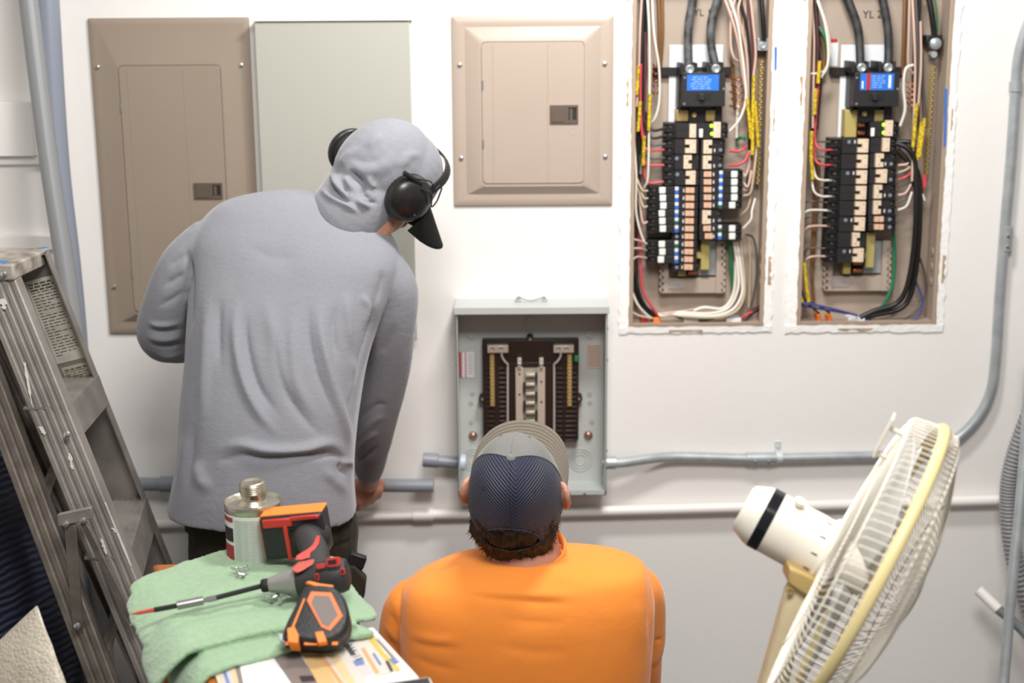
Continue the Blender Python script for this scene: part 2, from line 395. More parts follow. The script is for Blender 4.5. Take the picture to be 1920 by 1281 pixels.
# ================================================================== open breaker panels
BD = -0.095            # back of the boxes, behind the wall plane
FD = -0.022            # breaker faces
M_LOGO = mat('grey_print', C(128, 132, 148), 0.5); M_BLUE = mat('blue_label', C(38, 112, 208), 0.45); M_DKGREEN = mat('green_label', C(20, 96, 70), 0.5)
M_LED = mat('green_led', C(170, 255, 40), 0.4, emit=2.2)
M_LABW = mat('white_label', C(226, 228, 232), 0.5); M_CASE = mat('breaker_case', C(36, 34, 35), 0.45, bump=.08, bscale=150)
M_CASE2 = mat('breaker_terminal', C(24, 23, 24), 0.5); M_MARK = mat('marker_sleeve', C(236, 204, 40), 0.5, col2=C(150, 125, 30), vscale=160)
M_FLANGE = mat('tan_flange', C(168, 148, 128), 0.5)
WC = {'w': mat('wire_white', C(226, 220, 208), 0.4), 'k': mat('wire_black', C(26, 25, 25), 0.45), 'r': mat('wire_red', C(206, 74, 84), 0.4),
      'g': mat('wire_green', C(22, 116, 74), 0.4), 'b': mat('wire_brown', C(120, 82, 44), 0.45), 'p': mat('wire_pinkish', C(204, 172, 156), 0.4),
      'n': mat('wire_dark_grey', C(84, 78, 74), 0.45), 'u': mat('wire_blue', C(70, 78, 140), 0.4), 'c': M_COPPER, 'm': mat('wire_maroon', C(96, 52, 58), .45),
      'y': M_MARK, 't': mat('wire_tan', C(190, 172, 146), .45), 'o': mat('wire_orange', C(214, 100, 44), .45), 's': mat('wire_bluegrey', C(70, 74, 78), .45)}
def box_px(mb, l, t, r, b, d0, d1, mi=0):
    x0, x1, z0, z1 = rect(l, t, r, b, max(d0, d1)); mb.span(x0, x1, -d0, -d1, z0, z1, mi)
def wire(par, c, rpx, pts, name='wire', n=6):
    r = rpx * .00133
    return MB().tube(spline(Wl(pts), n), r, 8, round_end=False).build(name, WC[c], par, smooth=60)
def breaker(par, l, t, r, b, handle, hs, kind='std', side='L', label=None, button=None, led=False, logo=None, tick=None, poles=1):
    """one breaker clipped to the panel, face at FD; handle = (l,t,r,b) in photo pixels, hs = side of the two nubs"""
    mb = MB(); x0, x1, z0, z1 = rect(l, t, r, b, FD); w = x1 - x0; h = z1 - z0; z0 += .0004; z1 -= .0004
    tl = .30 if kind == 'std' else .2                      # stepped terminal end
    if side == 'L': mb.span(x0 + w * tl, x1, -FD, .08, z0, z1); mb.span(x0, x0 + w * tl, -FD + .011, .08, z0, z1, 1); ex, sg = x0, 1
    else: mb.span(x0, x1 - w * tl * .7, -FD, .08, z0, z1); mb.span(x1 - w * tl * .7, x1, -FD + .011, .08, z0, z1, 1); ex, sg = x1, -1
    for k in range(poles):
        zc = z0 + h * (k + .5) / poles; hh = h / poles
        mb.span(ex, ex + sg * w * tl * .8, -FD + .006, .02, zc - hh * .48, zc - hh * .40); mb.span(ex, ex + sg * w * tl * .8, -FD + .006, .02, zc + hh * .40, zc + hh * .48)
        mb.lathe(V(ex + sg * w * tl * .55, -FD + .012, zc), (0, -1, 0), [(hh * .26, 0), (hh * .24, .003)], 10, 2)
        if k: mb.span(min(ex, x0), x1, -FD - .0006, -FD + .002, z0 + h * k / poles - .0003, z0 + h * k / poles + .0003, 1)
    o = mb.build('circuit_breaker', [M_CASE, M_CASE2, M_ALU2], par, bevel=.0008)
    a, c, e, f = rect(*handle, FD + .012); hb = MB(); big = (f - e) > .024; hm = M_BEIGE if big else M_PEACH
    if big:
        tw = (c - a) * (.58 if hs else 1.0)
        if hs == 'l': bx0, bx1, nx0, nx1 = c - tw, c, a, c - tw
        elif hs == 'r': bx0, bx1, nx0, nx1 = a, a + tw, a + tw, c
        else: bx0, bx1 = a, c
        hb.span(bx0, bx1, -FD - .013, -FD, e, f)
        if hs:
            q = (f - e) * .36
            hb.span(nx0, nx1, -FD - .011, -FD, e, e + q); hb.span(nx0, nx1, -FD - .011, -FD, f - q, f)
        for zz in (e + (f - e) * .2, f - (f - e) * .2): hb.lathe(V((bx0 + bx1) / 2 + .002, -FD - .0131, zz), (0, -1, 0), [(.0013, 0), (.0013, .0003)], 8, 1)
    else:
        g = (c - a) * .48
        hb.span(a, a + g, -FD - .010, -FD, e, f); hb.span(c - g, c, -FD - .012, -FD, e, f); hb.span(a + g, c - g, -FD - .008, -FD, e, f)
    hb.build('toggle_handle', [hm, M_CASE2], o, bevel=.0012)
    if button:
        q = MB(); box_px(q, *button, FD + .004, FD); q.build('test_button', M_WHITE, o, bevel=.0014)
    if label:
        lx, ly, c2 = label; q = MB(); box_px(q, lx - 3.2, ly - 6.8, lx + 3.2, ly - .5, FD + .0008, FD, 0); box_px(q, lx - 3.2, ly - .5, lx + 3.2, ly + 6.4, FD + .0008, FD, 1)
        q.build('rating_label', [M_LABW, c2], o)
    if logo:
        q = MB(); q.lathe(W(logo[0], logo[1], FD), (0, -1, 0), [(.0046, -.0004), (.0046, .0005)], 8); q.build('rating_mark', M_LOGO, o, smooth=0)
    if tick:
        q = MB(); box_px(q, tick[0] - 1, tick[1] - 3, tick[0] + 1, tick[1] + 3, FD + .0006, FD); q.build('rating_tick', M_LABW, o)
    if led:
        for (lx, ly) in led:
            q = MB(); q.ball(W(lx, ly, FD + .001), .0042, 12); q.build('indicator_light', M_LED, o)
    return o
def main_breaker(par, l, t, r, b, lab, red, lugs):
    mb = MB(); box_px(mb, l, t, r, b, FD + .03, BD); box_px(mb, l - 7, t + 4, l, b + 3, FD - .005, BD)
    for (lx, ly) in lugs: box_px(mb, lx - 17, ly - 12, lx - 12, ly + 10, FD + .028, BD); box_px(mb, lx + 11, ly - 12, lx + 15, ly + 10, FD + .028, BD); box_px(mb, lx - 13, ly - 9, lx + 12, ly + 10, FD + .01, BD)
    for k in (0, 1): box_px(mb, l - 6, t + 35 + k * 26, l - 3, t + 47 + k * 26, FD - .003, BD, 1)
    o = mb.build('main_breaker', [M_CASE, M_BLACK2], par, bevel=.0015)
    q = MB(); box_px(q, *lab, FD + .0312, FD + .03, 0)
    lx, ly, rx, by = lab; rnd = random.Random(int(lx))
    if red: box_px(q, lx + 12, ly, lx + 19, by, FD + .0316, FD + .03, 1); box_px(q, lx + 3, ly + 14, lx + 6, by - 3, FD + .0316, FD + .03, 2); box_px(q, rx - 10, ly + 3, rx - 5, by - 4, FD + .0316, FD + .03, 2)
    for i in range(6):
        y = ly + 4 + i * 4.2; a = lx + (22 if red else 6 + rnd.random() * 6); q2 = a + 6 + rnd.random() * 6
        while q2 < rx - 14:
            box_px(q, a, y, q2, y + 1.3, FD + .0315, FD + .03, 3); a = q2 + 2.5; q2 = a + 4 + rnd.random() * 9
    q.build('rating_label', [M_BLUE, M_RED, M_LABW, mat('pale_blue_print', C(150, 190, 240), .5)], o)
    q = MB(); cx = (l + r) / 2; box_px(q, cx - 16, b - 25, cx + 14, b - 11, FD + .0305, FD + .028, 0); box_px(q, cx - 8, b - 24, cx + 2, b - 12, FD + .04, FD + .03, 1); q.build('main_switch', [M_BLACK2, M_CASE], o, bevel=.001)
    for (lx, ly) in lugs:
        q = MB(); q.lathe(W(lx, ly, FD + .012), (0, -1, 0), [(.011, -.01), (.011, .006), (.008, .008), (.005, .006)], 16); q.build('lug_screw', M_STEEL, o)
    for (sx, sy) in ((l + 5, t + 10), (l + 4, b - 5), (r - 3, b - 33)):
        q = MB(); q.lathe(W(sx, sy, FD + .03), (0, -1, 0), [(.0035, 0), (.0025, .0014)], 10); q.build('case_screw', M_ZINC, o)
    return o
def panel_shell(R, name, label, tilt=0):
    x0, x1, z0, z1 = R; t = thing(name, label, 'electrical panel', ((x0 + x1) / 2, 0, z0)); D = -BD; q = .0022; fl = .011
    mb = MB()
    mb.span(x0, x1, D, D + q, z0, z1)                                   # back
    mb.span(x0, x0 + q, -.004, D, z0, z1); mb.span(x1 - q, x1, -.004, D, z0, z1); mb.span(x0, x1, -.004, D, z0, z0 + q); mb.span(x0, x1, -.004, D, z1 - q, z1)
    mb.build('box_shell', M_TAN2, t)
    mb = MB(); mb.span(x0 + q, x0 + fl, -.005, -.002, z0 + q, z1); mb.span(x1 - fl, x1 - q, -.005, -.002, z0 + q, z1); mb.span(x0 + fl, x1 - fl, -.005, -.002, z0 + q, z0 + fl)
    mb.build('front_flange', M_FLANGE, t, bevel=.0008)
    for kx, kz, r in ((.08, .05, .022), (.92, .055, .024), (.12, .17, .014)):
        km = MB()
        for s in (1, .66):
            km.tube([V(x0 + (x1 - x0) * kx + r * s * math.cos(2 * PI * i / 24), D - .0005, z0 + kz + r * s * math.sin(2 * PI * i / 24)) for i in range(24)], .0011, 5, closed=True)
        km.build('knockout', M_TAN2, t)
    for k in range(3):
        km = MB(); km.lathe(V(x1 - q, D * .55, z0 + .10 + k * .038), (-1, 0, 0), [(.011, 0), (.011, .0015), (.009, .002)], 18); km.build('knockout', M_TAN2, t)
    return t
def chassis(t, bl, bt, br, bb, strap, low):
    """white backing plate, chassis rail, insulators and copper stabs"""
    mb = MB(); box_px(mb, bl, bt, br, bb, BD + .012, BD + .009); mb.build('backing_plate', mat('pale_backing', C(222, 225, 230), .45), t, bevel=.001)
    mb = MB(); box_px(mb, *strap, BD + .02, BD + .012); mb.build('cross_strap', M_BLACK2, t)
    l, tp, r, b = low
    mb = MB(); box_px(mb, l, tp, l + 14, b, BD + .03, BD); box_px(mb, r - 14, tp, r, b, BD + .03, BD); box_px(mb, l, b - 28, r, b, BD + .026, BD)
    for i in range(int((b - tp) / 12)):
        yy = b - 6 - i * 12; mb.lathe(W(l + 1, yy, BD + .03), (0, -1, 0), [(.007, -.02), (.007, 0)], 8); mb.lathe(W(r - 1, yy, BD + .03), (0, -1, 0), [(.007, -.02), (.007, 0)], 8)
    mb.build('chassis_rail', M_TAN, t, bevel=.001)
    mb = MB(); box_px(mb, (l + r) / 2 - 26, b - 34, (l + r) / 2 + 46, tp, BD + .014, BD + .01); mb.build('steel_tray', M_STEEL, t)
    mb = MB(); box_px(mb, l + 10, b - 22, l + 44, b - 8, BD + .028, BD + .026); mb.build('data_label', mat('grey_label', C(176, 170, 164), .6, var=.15, vscale=120), t)
    cx = (l + r) / 2
    mb = MB(); box_px(mb, cx - 26, tp, cx - 12, b - 32, BD + .045, BD + .014); box_px(mb, cx + 16, tp - 16, cx + 32, b - 44, BD + .045, BD + .014); box_px(mb, cx + 6, tp + 22, cx + 16, tp + 33, BD + .045, BD + .014); mb.build('bus_insulator', M_YEL, t, bevel=.001)
    mb = MB(); box_px(mb, cx - 12, tp, cx + 12, b - 34, BD + .03, BD + .014); mb.build('bus_support', M_BLACK2, t)
    for i in range(4):
        mb = MB(); y = b - 38 - i * 14; box_px(mb, cx - 8, y - 3, cx + 9, y + 3, BD + .052, BD + .03); mb.build('copper_stab', M_COPPER, t, bevel=.001)
def screw_bar(t, x, y0, y1, x2=None, m=M_BRASS):
    mb = MB(); a, b = W(x, y0, BD + .03), W(x2 or x, y1, BD + .03); mb.tube([a, b], .0055, 4)
    n = int(abs(y1 - y0) / 5.2)
    for i in range(n): mb.lathe(a.lerp(b, (i + .5) / n) + V(.0015 * (-1) ** i, -.004, 0), (0, -1, 0), [(.0032, 0), (.0028, .0025), (.001, .0018)], 7)
    mb.build('terminal_bar', m, t, smooth=50)

# ---------------------------------------------------------------- first open panel
A = panel_shell(P4, 'breaker_panel', 'open breaker panel with many white square test buttons, next to the near-square tan cover')
chassis(A, 1254, 84, 1354, 262, (1222, 126, 1370, 141), (1240, 452, 1357, 550))
main_breaker(A, 1279, 136, 1360, 200, (1288, 140, 1348, 170), False, [(1293, 130), (1342, 129)])
for l_, r_ in ((1268, 1291), (1323, 1341)):
    mb = MB(); box_px(mb, l_, 206, r_, 228, FD - .017, BD); mb.build('bus_connector', M_BRASS, A, bevel=.002)
for l_, r_ in ((1292, 1322), (1341, 1354)):
    mb = MB(); box_px(mb, l_, 200, r_, 232, FD - .025, BD); mb.build('bus_support', M_BLACK, A)
mb = MB(); mb.lathe(W(1301, 215, FD - .022), (0, -1, 0), [(.007, 0), (.006, .005), (.002, .004)], 12); mb.build('bus_screw', M_BRASS, A)
breaker(A, 1247, 231, 1312, 259, (1293, 233, 1305, 258), None, poles=2)
for i, (hs, hl, hr, lg) in enumerate([('l', 1285, 1305, None), ('r', 1282, 1297, (1269, 297)), ('l', 1286, 1304, (1270, 327))]):
    y = 261 + i * 29.4; breaker(A, 1246, y, 1310, y + 28, (hl, y + 1, hr, y + 26), hs, logo=lg, poles=2)
for k in range(11):
    y = 357.2 + k * 14.42; s = k * .3
    if k == 10 or k == 6: breaker(A, 1262 - s, y - 7, 1309 - s, y + 7, (1286 - s, y - 5, 1302 - s, y + 5), None, logo=(1269, y), tick=(1282 - s, y))
    else: breaker(A, 1217 - s, y - 7, 1309 - s, y + 7, (1286 - s, y - 5, 1302 - s, y + 5), None, 'arc', label=(1269 - s * .3, y, M_DKGREEN if k in (4, 7) else M_BLUE), button=(1236 - s + (k % 3) * 1.2, y - 6, 1248 - s + (k % 3) * 1.2, y + 6), tick=(1282 - s, y))
breaker(A, 1312, 231, 1366, 260, (1338, 229, 1351, 258), None, side='R', led=[(1334, 236), (1335, 251)], button=(1311, 242, 1318, 258), poles=2)
for i, y in enumerate((262, 291, 394)):
    breaker(A, 1314 - i, y, 1360 - i * 3, y + 28, (1319 - i, y + 1, 1335 - i, y + 26), 'r', side='R', logo=(1351 - i, y + 19), tick=(1340 - i, y + 20), poles=2)
for i, y in enumerate((327, 341.5, 356, 370.5, 385, 428.7, 443.2)):
    o = (3 if i == 6 else 0) - (i // 5); breaker(A, 1312 - i // 5, y - 7, 1394 - i * .5, y + 7, (1320 + o, y - 5, 1334 + o, y + 5), None, 'arc', 'R', label=(1352 - i * .4, y, M_DKGREEN if i in (4, 5) else M_BLUE), button=(1371 - (4 if i > 3 else 0), y - 6, 1383 - (4 if i > 3 else 0), y + 6), tick=(1338, y))
screw_bar(A, 1190, 80, 345, 1186); screw_bar(A, 1427, 112, 345, 1420)
mb = MB(); box_px(mb, 1420, 72, 1440, 95, BD + .045, BD); mb.lathe(W(1430, 85, BD + .045), (0, -1, 0), [(.009, 0), (.008, .004), (.003, .003)], 14); mb.build('ground_lug', M_STEEL, A, bevel=.001)
for pts in ([(1306, -70, -.06), (1299, 0, -.05), (1292, 40, -.045), (1290, 80, -.04), (1291, 122, -.03)], [(1360, -70, -.06), (1345, 0, -.05), (1334, 40, -.045), (1333, 80, -.04), (1341, 122, -.03)]):
    MB().tube(spline(Wl(pts)), .0105, 12).build('feeder_cable', mat('dusty_black_cable', C(44, 44, 45), .6, col2=C(96, 96, 97), vscale=45), A)
text('marker_writing', 'YL 1', .024, M_BLACK2, A, W(1300, 30, BD + .0006), (1, 0, 0), (0, 0, 1))
a1 = [  # colour, radius px, points (photo px, metres from wall plane)
 ('p', 2.2, [(1204, -20, -.05), (1200, 60, -.03), (1198, 130, -.03), (1194, 200, -.03)]), ('w', 2.2, [(1213, -20, -.05), (1217, 50, -.02), (1218, 120, -.02), (1217, 230, -.02), (1215, 330, -.02), (1208, 352, -.03)]),
 ('w', 2.2, [(1222, -20, -.06), (1226, 60, -.03), (1236, 130, -.03), (1236, 190, -.03), (1228, 222, -.03), (1219, 232, -.04)]), ('b', 3.4, [(1234, -20, -.08), (1237, 60, -.07), (1236, 120, -.08)]),
 ('b', 3.4, [(1241, -20, -.08), (1242, 60, -.07), (1238, 125, -.08)]), ('m', 2.4, [(1210, 60, -.06), (1210, 150, -.05), (1208, 230, -.05), (1206, 300, -.05)]), ('k', 2.6, [(1207, 0, -.06), (1204, 100, -.05), (1200, 190, -.05), (1196, 300, -.05), (1192, 420, -.05)]),
 ('r', 2.2, [(1202, 120, -.03), (1201, 190, -.035), (1205, 260, -.03), (1214, 281, -.02), (1246, 281, -.03)]), ('r', 2.2, [(1206, 250, -.04), (1210, 305, -.03), (1245, 310, -.03)]), ('r', 2.2, [(1204, 300, -.04), (1214, 341, -.03), (1244, 341, -.03)]),
 ('k', 2.6, [(1210, 210, -.05), (1222, 243, -.02), (1250, 240, -.025)]), ('k', 2.6, [(1208, 230, -.05), (1222, 258, -.02), (1250, 254, -.025)]), ('n', 2, [(1210, 250, -.05), (1222, 272, -.03), (1248, 270, -.03)]), ('n', 2, [(1210, 290, -.05), (1222, 297, -.03), (1248, 296, -.03)]),
 ('w', 2.2, [(1188, 250, -.04), (1193, 330, -.03), (1193, 400, -.03), (1206, 450, -.03), (1214, 458, -.04)]), ('p', 2, [(1184, 448, -.01), (1200, 452, -.02), (1212, 458, -.04)]), ('p', 2, [(1184, 466, -.01), (1200, 466, -.02), (1212, 470, -.04)]), ('p', 2, [(1184, 490, -.01), (1194, 482, -.02), (1212, 484, -.04)]),
 ('r', 2.6, [(1200, 420, -.05), (1201, 500, -.04), (1206, 545, -.035), (1222, 575, -.03), (1235, 594, -.04)]), ('k', 3.4, [(1186, 480, -.05), (1188, 540, -.04), (1203, 575, -.05), (1228, 594, -.05)]), ('k', 3.4, [(1193, 480, -.06), (1195, 540, -.05), (1212, 578, -.05), (1232, 592, -.05)]), ('m', 2.6, [(1189, 420, -.06), (1190, 500, -.055), (1200, 560, -.05)]),
 ('w', 2.6, [(1184, 545, -.02), (1196, 572, -.02), (1212, 590, -.03), (1222, 597, -.04)]), ('p', 2.2, [(1183, 584, -.02), (1198, 592, -.02), (1222, 597, -.03)]),
 ('w', 3.0, [(1376, 452, -.06), (1384, 510, -.05), (1383, 545, -.04), (1366, 577, -.035), (1330, 588, -.03), (1270, 586, -.03), (1232, 590, -.04)]), ('w', 3.0, [(1382, 452, -.06), (1391, 520, -.05), (1390, 555, -.04), (1372, 582, -.03), (1335, 593, -.025), (1280, 590, -.025), (1236, 592, -.03)]),
 ('t', 2.6, [(1388, 452, -.06), (1396, 520, -.05), (1394, 560, -.04), (1378, 585, -.03), (1345, 595, -.02), (1290, 594, -.02), (1240, 588, -.03)]), ('w', 3.4, [(1380, 490, -.06), (1376, 548, -.06), (1356, 578, -.05), (1320, 577, -.05), (1295, 585, -.05)]), ('p', 2.2, [(1300, 580, -.04), (1268, 585, -.03), (1238, 588, -.03)]),
 ('g', 3.0, [(1369, 450, -.06), (1371, 500, -.06), (1374, 545, -.065), (1366, 580, -.05), (1330, 598, -.05), (1292, 597, -.05)]), ('g', 2.4, [(1386, 450, -.07), (1394, 490, -.065), (1398, 540, -.06)]), ('b', 3.0, [(1380, 450, -.075), (1386, 520, -.075), (1388, 560, -.075)]),
 ('k', 2.6, [(1290, 598, -.06), (1274, 596, -.06), (1262, 590, -.06)]), ('n', 2, [(1398, 440, -.05), (1412, 446, -.06), (1419, 480, -.065), (1417, 530, -.065), (1408, 578, -.065)]), ('t', 2, [(1398, 442, -.05), (1405, 460, -.06), (1406, 520, -.065), (1404, 576, -.065)]),
 ('m', 2.6, [(1436, 568, -.03), (1412, 580, -.05), (1392, 596, -.05)]), ('r', 2.6, [(1410, 585, -.05), (1396, 592, -.045), (1388, 600, -.05)]), ('k', 2.6, [(1434, 575, -.05), (1414, 586, -.055), (1396, 602, -.05)]),
 ('p', 2.6, [(1352, -20, -.05), (1374, 40, -.03), (1386, 90, -.03), (1394, 150, -.03), (1402, 185, -.03)]), ('w', 2.6, [(1362, -20, -.05), (1382, 40, -.02), (1390, 90, -.02), (1397, 150, -.02), (1398, 190, -.02), (1386, 225, -.02), (1368, 246, -.025)]), ('p', 2.6, [(1384, -20, -.05), (1372, 25, -.04), (1370, 80, -.04), (1376, 108, -.04), (1386, 116, -.05)]),
 ('p', 2.4, [(1394, -20, -.06), (1384, 20, -.04), (1392, 60, -.04), (1401, 110, -.04), (1403, 180, -.04), (1406, 250, -.04)]), ('t', 2.6, [(1374, 30, -.06), (1368, 90, -.06), (1376, 120, -.07)]), ('m', 3, [(1400, -20, -.05), (1408, 40, -.04), (1412, 100, -.04), (1411, 150, -.04)]), ('p', 2.4, [(1405, -20, -.03), (1412, 40, -.02), (1417, 100, -.02), (1413, 142, -.02)]),
 ('k', 2.8, [(1380, -20, -.07), (1396, 30, -.06), (1404, 90, -.06), (1406, 160, -.055), (1408, 250, -.05)]), ('k', 4.4, [(1427, -20, -.05), (1430, 30, -.045), (1433, 76, -.05)]), ('n', 2, [(1420, -20, -.04), (1424, 30, -.04), (1427, 72, -.04)]),
 ('b', 3.4, [(1372, 100, -.08), (1376, 160, -.08), (1378, 200, -.08)]), ('w', 3, [(1384, 190, -.07), (1382, 230, -.07), (1381, 262, -.07)]), ('g', 3, [(1380, 262, -.06), (1392, 258, -.05), (1398, 262, -.05)]),
 ('r', 2.6, [(1368, 283, -.03), (1382, 284, -.02), (1394, 280, -.02), (1400, 274, -.03)]), ('r', 2.8, [(1367, 310, -.03), (1384, 309, -.02), (1398, 300, -.02), (1404, 286, -.03)]), ('p', 2.2, [(1406, 282, -.04), (1404, 310, -.035), (1398, 330, -.03), (1394, 326, -.035)]),
 ('t', 2.4, [(1420, 270, -.03), (1413, 330, -.02), (1407, 362, -.02), (1394, 367, -.03)]), ('w', 2.2, [(1416, 372, -.04), (1410, 395, -.03), (1408, 412, -.025), (1394, 428, -.03)]), ('t', 2, [(1410, 360, -.03), (1402, 390, -.03), (1388, 404, -.04)]),
 ('p', 2.2, [(1410, 320, -.04), (1402, 350, -.03), (1394, 342, -.035)]), ('p', 2, [(1408, 300, -.05), (1403, 352, -.04), (1393, 356, -.035)]), ('t', 2, [(1192, 330, -.05), (1204, 356, -.03), (1215, 358, -.03)]), ('t', 2, [(1196, 340, -.05), (1206, 370, -.03), (1215, 372, -.03)]), ('t', 2, [(1196, 350, -.05), (1205, 386, -.03), (1214, 387, -.03)]), ('p', 2, [(1198, 370, -.05), (1205, 416, -.03), (1214, 416, -.03)])]
for c, r, p in a1: wire(A, c, r, p)
for pts in ([(1197, 124, -.025), (1194, 178, -.025)], [(1201, 190, -.025), (1196, 246, -.025)], [(1219, 176, -.015), (1216, 245, -.015)], [(1208, 255, -.02), (1206, 310, -.02)], [(1414, 142, -.012), (1412, 200, -.012), (1411, 290, -.012)], [(1416, 190, -.016), (1422, 275, -.016)], [(1401, 185, -.016), (1408, 260, -.016)]):
    wire(A, 'y', 3.4, pts, 'wire_marker')
for k in range(5):
    wire(A, 'c', 1.5, [(1368 + k % 2 * 3, 146 + k * 13, -.06), (1384, 150 + k * 13, -.045), (1398, 146 + k * 12, -.05)], 'bare_wire'); wire(A, 'c', 1.5, [(1224, 120 + k * 13, -.06), (1230, 126 + k * 13, -.05), (1236, 118 + k * 13, -.06)], 'bare_wire')
for x, y, m in ((1208, 604, M_RED), (1232, 602, M_ORANGE), (1298, 603, M_LABW), (1378, 603, M_LABW)):
    q = MB(); box_px(q, x - (16 if m is M_LABW else 7), y - 6, x + (12 if m is M_LABW else 7), y + 5, BD + .06, BD + .02); q.build('wire_clamp' if m is M_LABW else 'wire_nut', m, A, bevel=.002)

# ---------------------------------------------------------------- second open panel
B = panel_shell(P5, 'breaker_panel', 'rightmost open breaker panel with thick black cables looping down its right side')
chassis(B, 1574, 84, 1660, 262, (1556, 126, 1690, 141), (1548, 452, 1668, 546))
main_breaker(B, 1602, 136, 1686, 200, (1613, 138, 1676, 169), True, [(1615, 127), (1665, 127)])
for l_, r_, b_ in ((1584, 1607, 258), (1640, 1657, 228)):
    mb = MB(); box_px(mb, l_, 206, r_, b_, FD - .02, BD); mb.build('bus_connector', M_YEL, B, bevel=.002)
for l_, t_, r_, b_, d_ in ((1607, 200, 1640, 230, .025), (1657, 200, 1672, 230, .025), (1597, 230, 1634, 260, .05)):
    mb = MB(); box_px(mb, l_, t_, r_, b_, FD - d_, BD); mb.build('bus_support', M_BLACK, B)
for y in (235, 250):
    mb = MB(); box_px(mb, 1608, y - 3, 1622, y + 3, FD - .03, FD - .05); mb.build('copper_stab', M_COPPER, B, bevel=.001)
mb = MB(); mb.lathe(W(1620, 213, FD - .022), (0, -1, 0), [(.007, 0), (.006, .005), (.002, .004)], 12); mb.build('bus_screw', M_BRASS, B)
for i in range(8):
    y = 260 + i * 29.35; s = i * 1.3
    if i == 6: breaker(B, 1557 - s, y, 1630 - s, y + 28, (1606 - s, y + 1, 1620 - s, y + 26), 'r', poles=2)
    else: breaker(B, 1557 - s, y, 1630 - s, y + 28, (1609 - s, y + 1, 1628 - s, y + 26), 'l', poles=2, logo=(1592 - s, y + 6) if i in (0, 2, 5, 7) else None, tick=(1603 - s, y + 6) if i in (0, 2, 5, 7) else None)
breaker(B, 1632, 229, 1687, 257, (1660, 226, 1674, 255), None, side='R', led=[(1657, 234), (1657, 249)], button=(1633, 240, 1640, 256), poles=2)
for i, (hl, hr, hs) in enumerate(((1655, 1668, None), (1642, 1657, 'r'), (1643, 1663, 'l'), (1639, 1654, 'r'), (1638, 1652, 'r'))):
    y = 258 + i * 29.4; breaker(B, 1632 - i, y, 1683 - i * .6, y + 28, (hl, y + 1, hr, y + 26), hs, side='R', poles=2, logo=(1672 - i, y + 20) if i else None, tick=(1661 - i * .7, y + 20) if i in (1, 3, 4) else None)
for y in (411.5, 426): breaker(B, 1628, y - 7, 1681, y + 7, (1640, y - 5, 1657, y + 5), None, side='R', logo=(1668, y))
screw_bar(B, 1749, 122, 330, 1735)
mb = MB(); box_px(mb, 1737, 66, 1768, 84, BD + .05, BD); mb.build('ground_lug', M_BLACK, B, bevel=.003)
mb = MB(); mb.lathe(W(1754, 82, BD + .055), (0, -1, 0), [(.014, -.02), (.014, .004), (.008, .008)], 14); mb.lathe(W(1750, 102, BD + .055), (0, -1, 0), [(.008, -.02), (.008, .006)], 12); mb.build('lug_screw', M_STEEL, B)
for pts in ([(1566, -60, -.07), (1594, 10, -.05), (1608, 50, -.045), (1612, 90, -.04), (1613, 122, -.03)], [(1640, -60, -.07), (1656, 5, -.05), (1664, 50, -.045), (1666, 90, -.04), (1665, 122, -.03)]):
    MB().tube(spline(Wl(pts)), .0105, 12).build('feeder_cable', mat('black_cable', C(34, 34, 35), .6, col2=C(62, 62, 63), vscale=45), B)
text('marker_writing', 'YL 2', .026, M_BLACK2, B, W(1617, 34, BD + .0006), (1, 0, 0), (0, 0, 1))
mb = MB(); box_px(mb, 1556, 73, 1571, 124, BD + .001, BD); box_px(mb, 1557, 73, 1571, 80, BD + .0014, BD, 1); mb.build('warning_label', [M_LABW, M_RED], B)
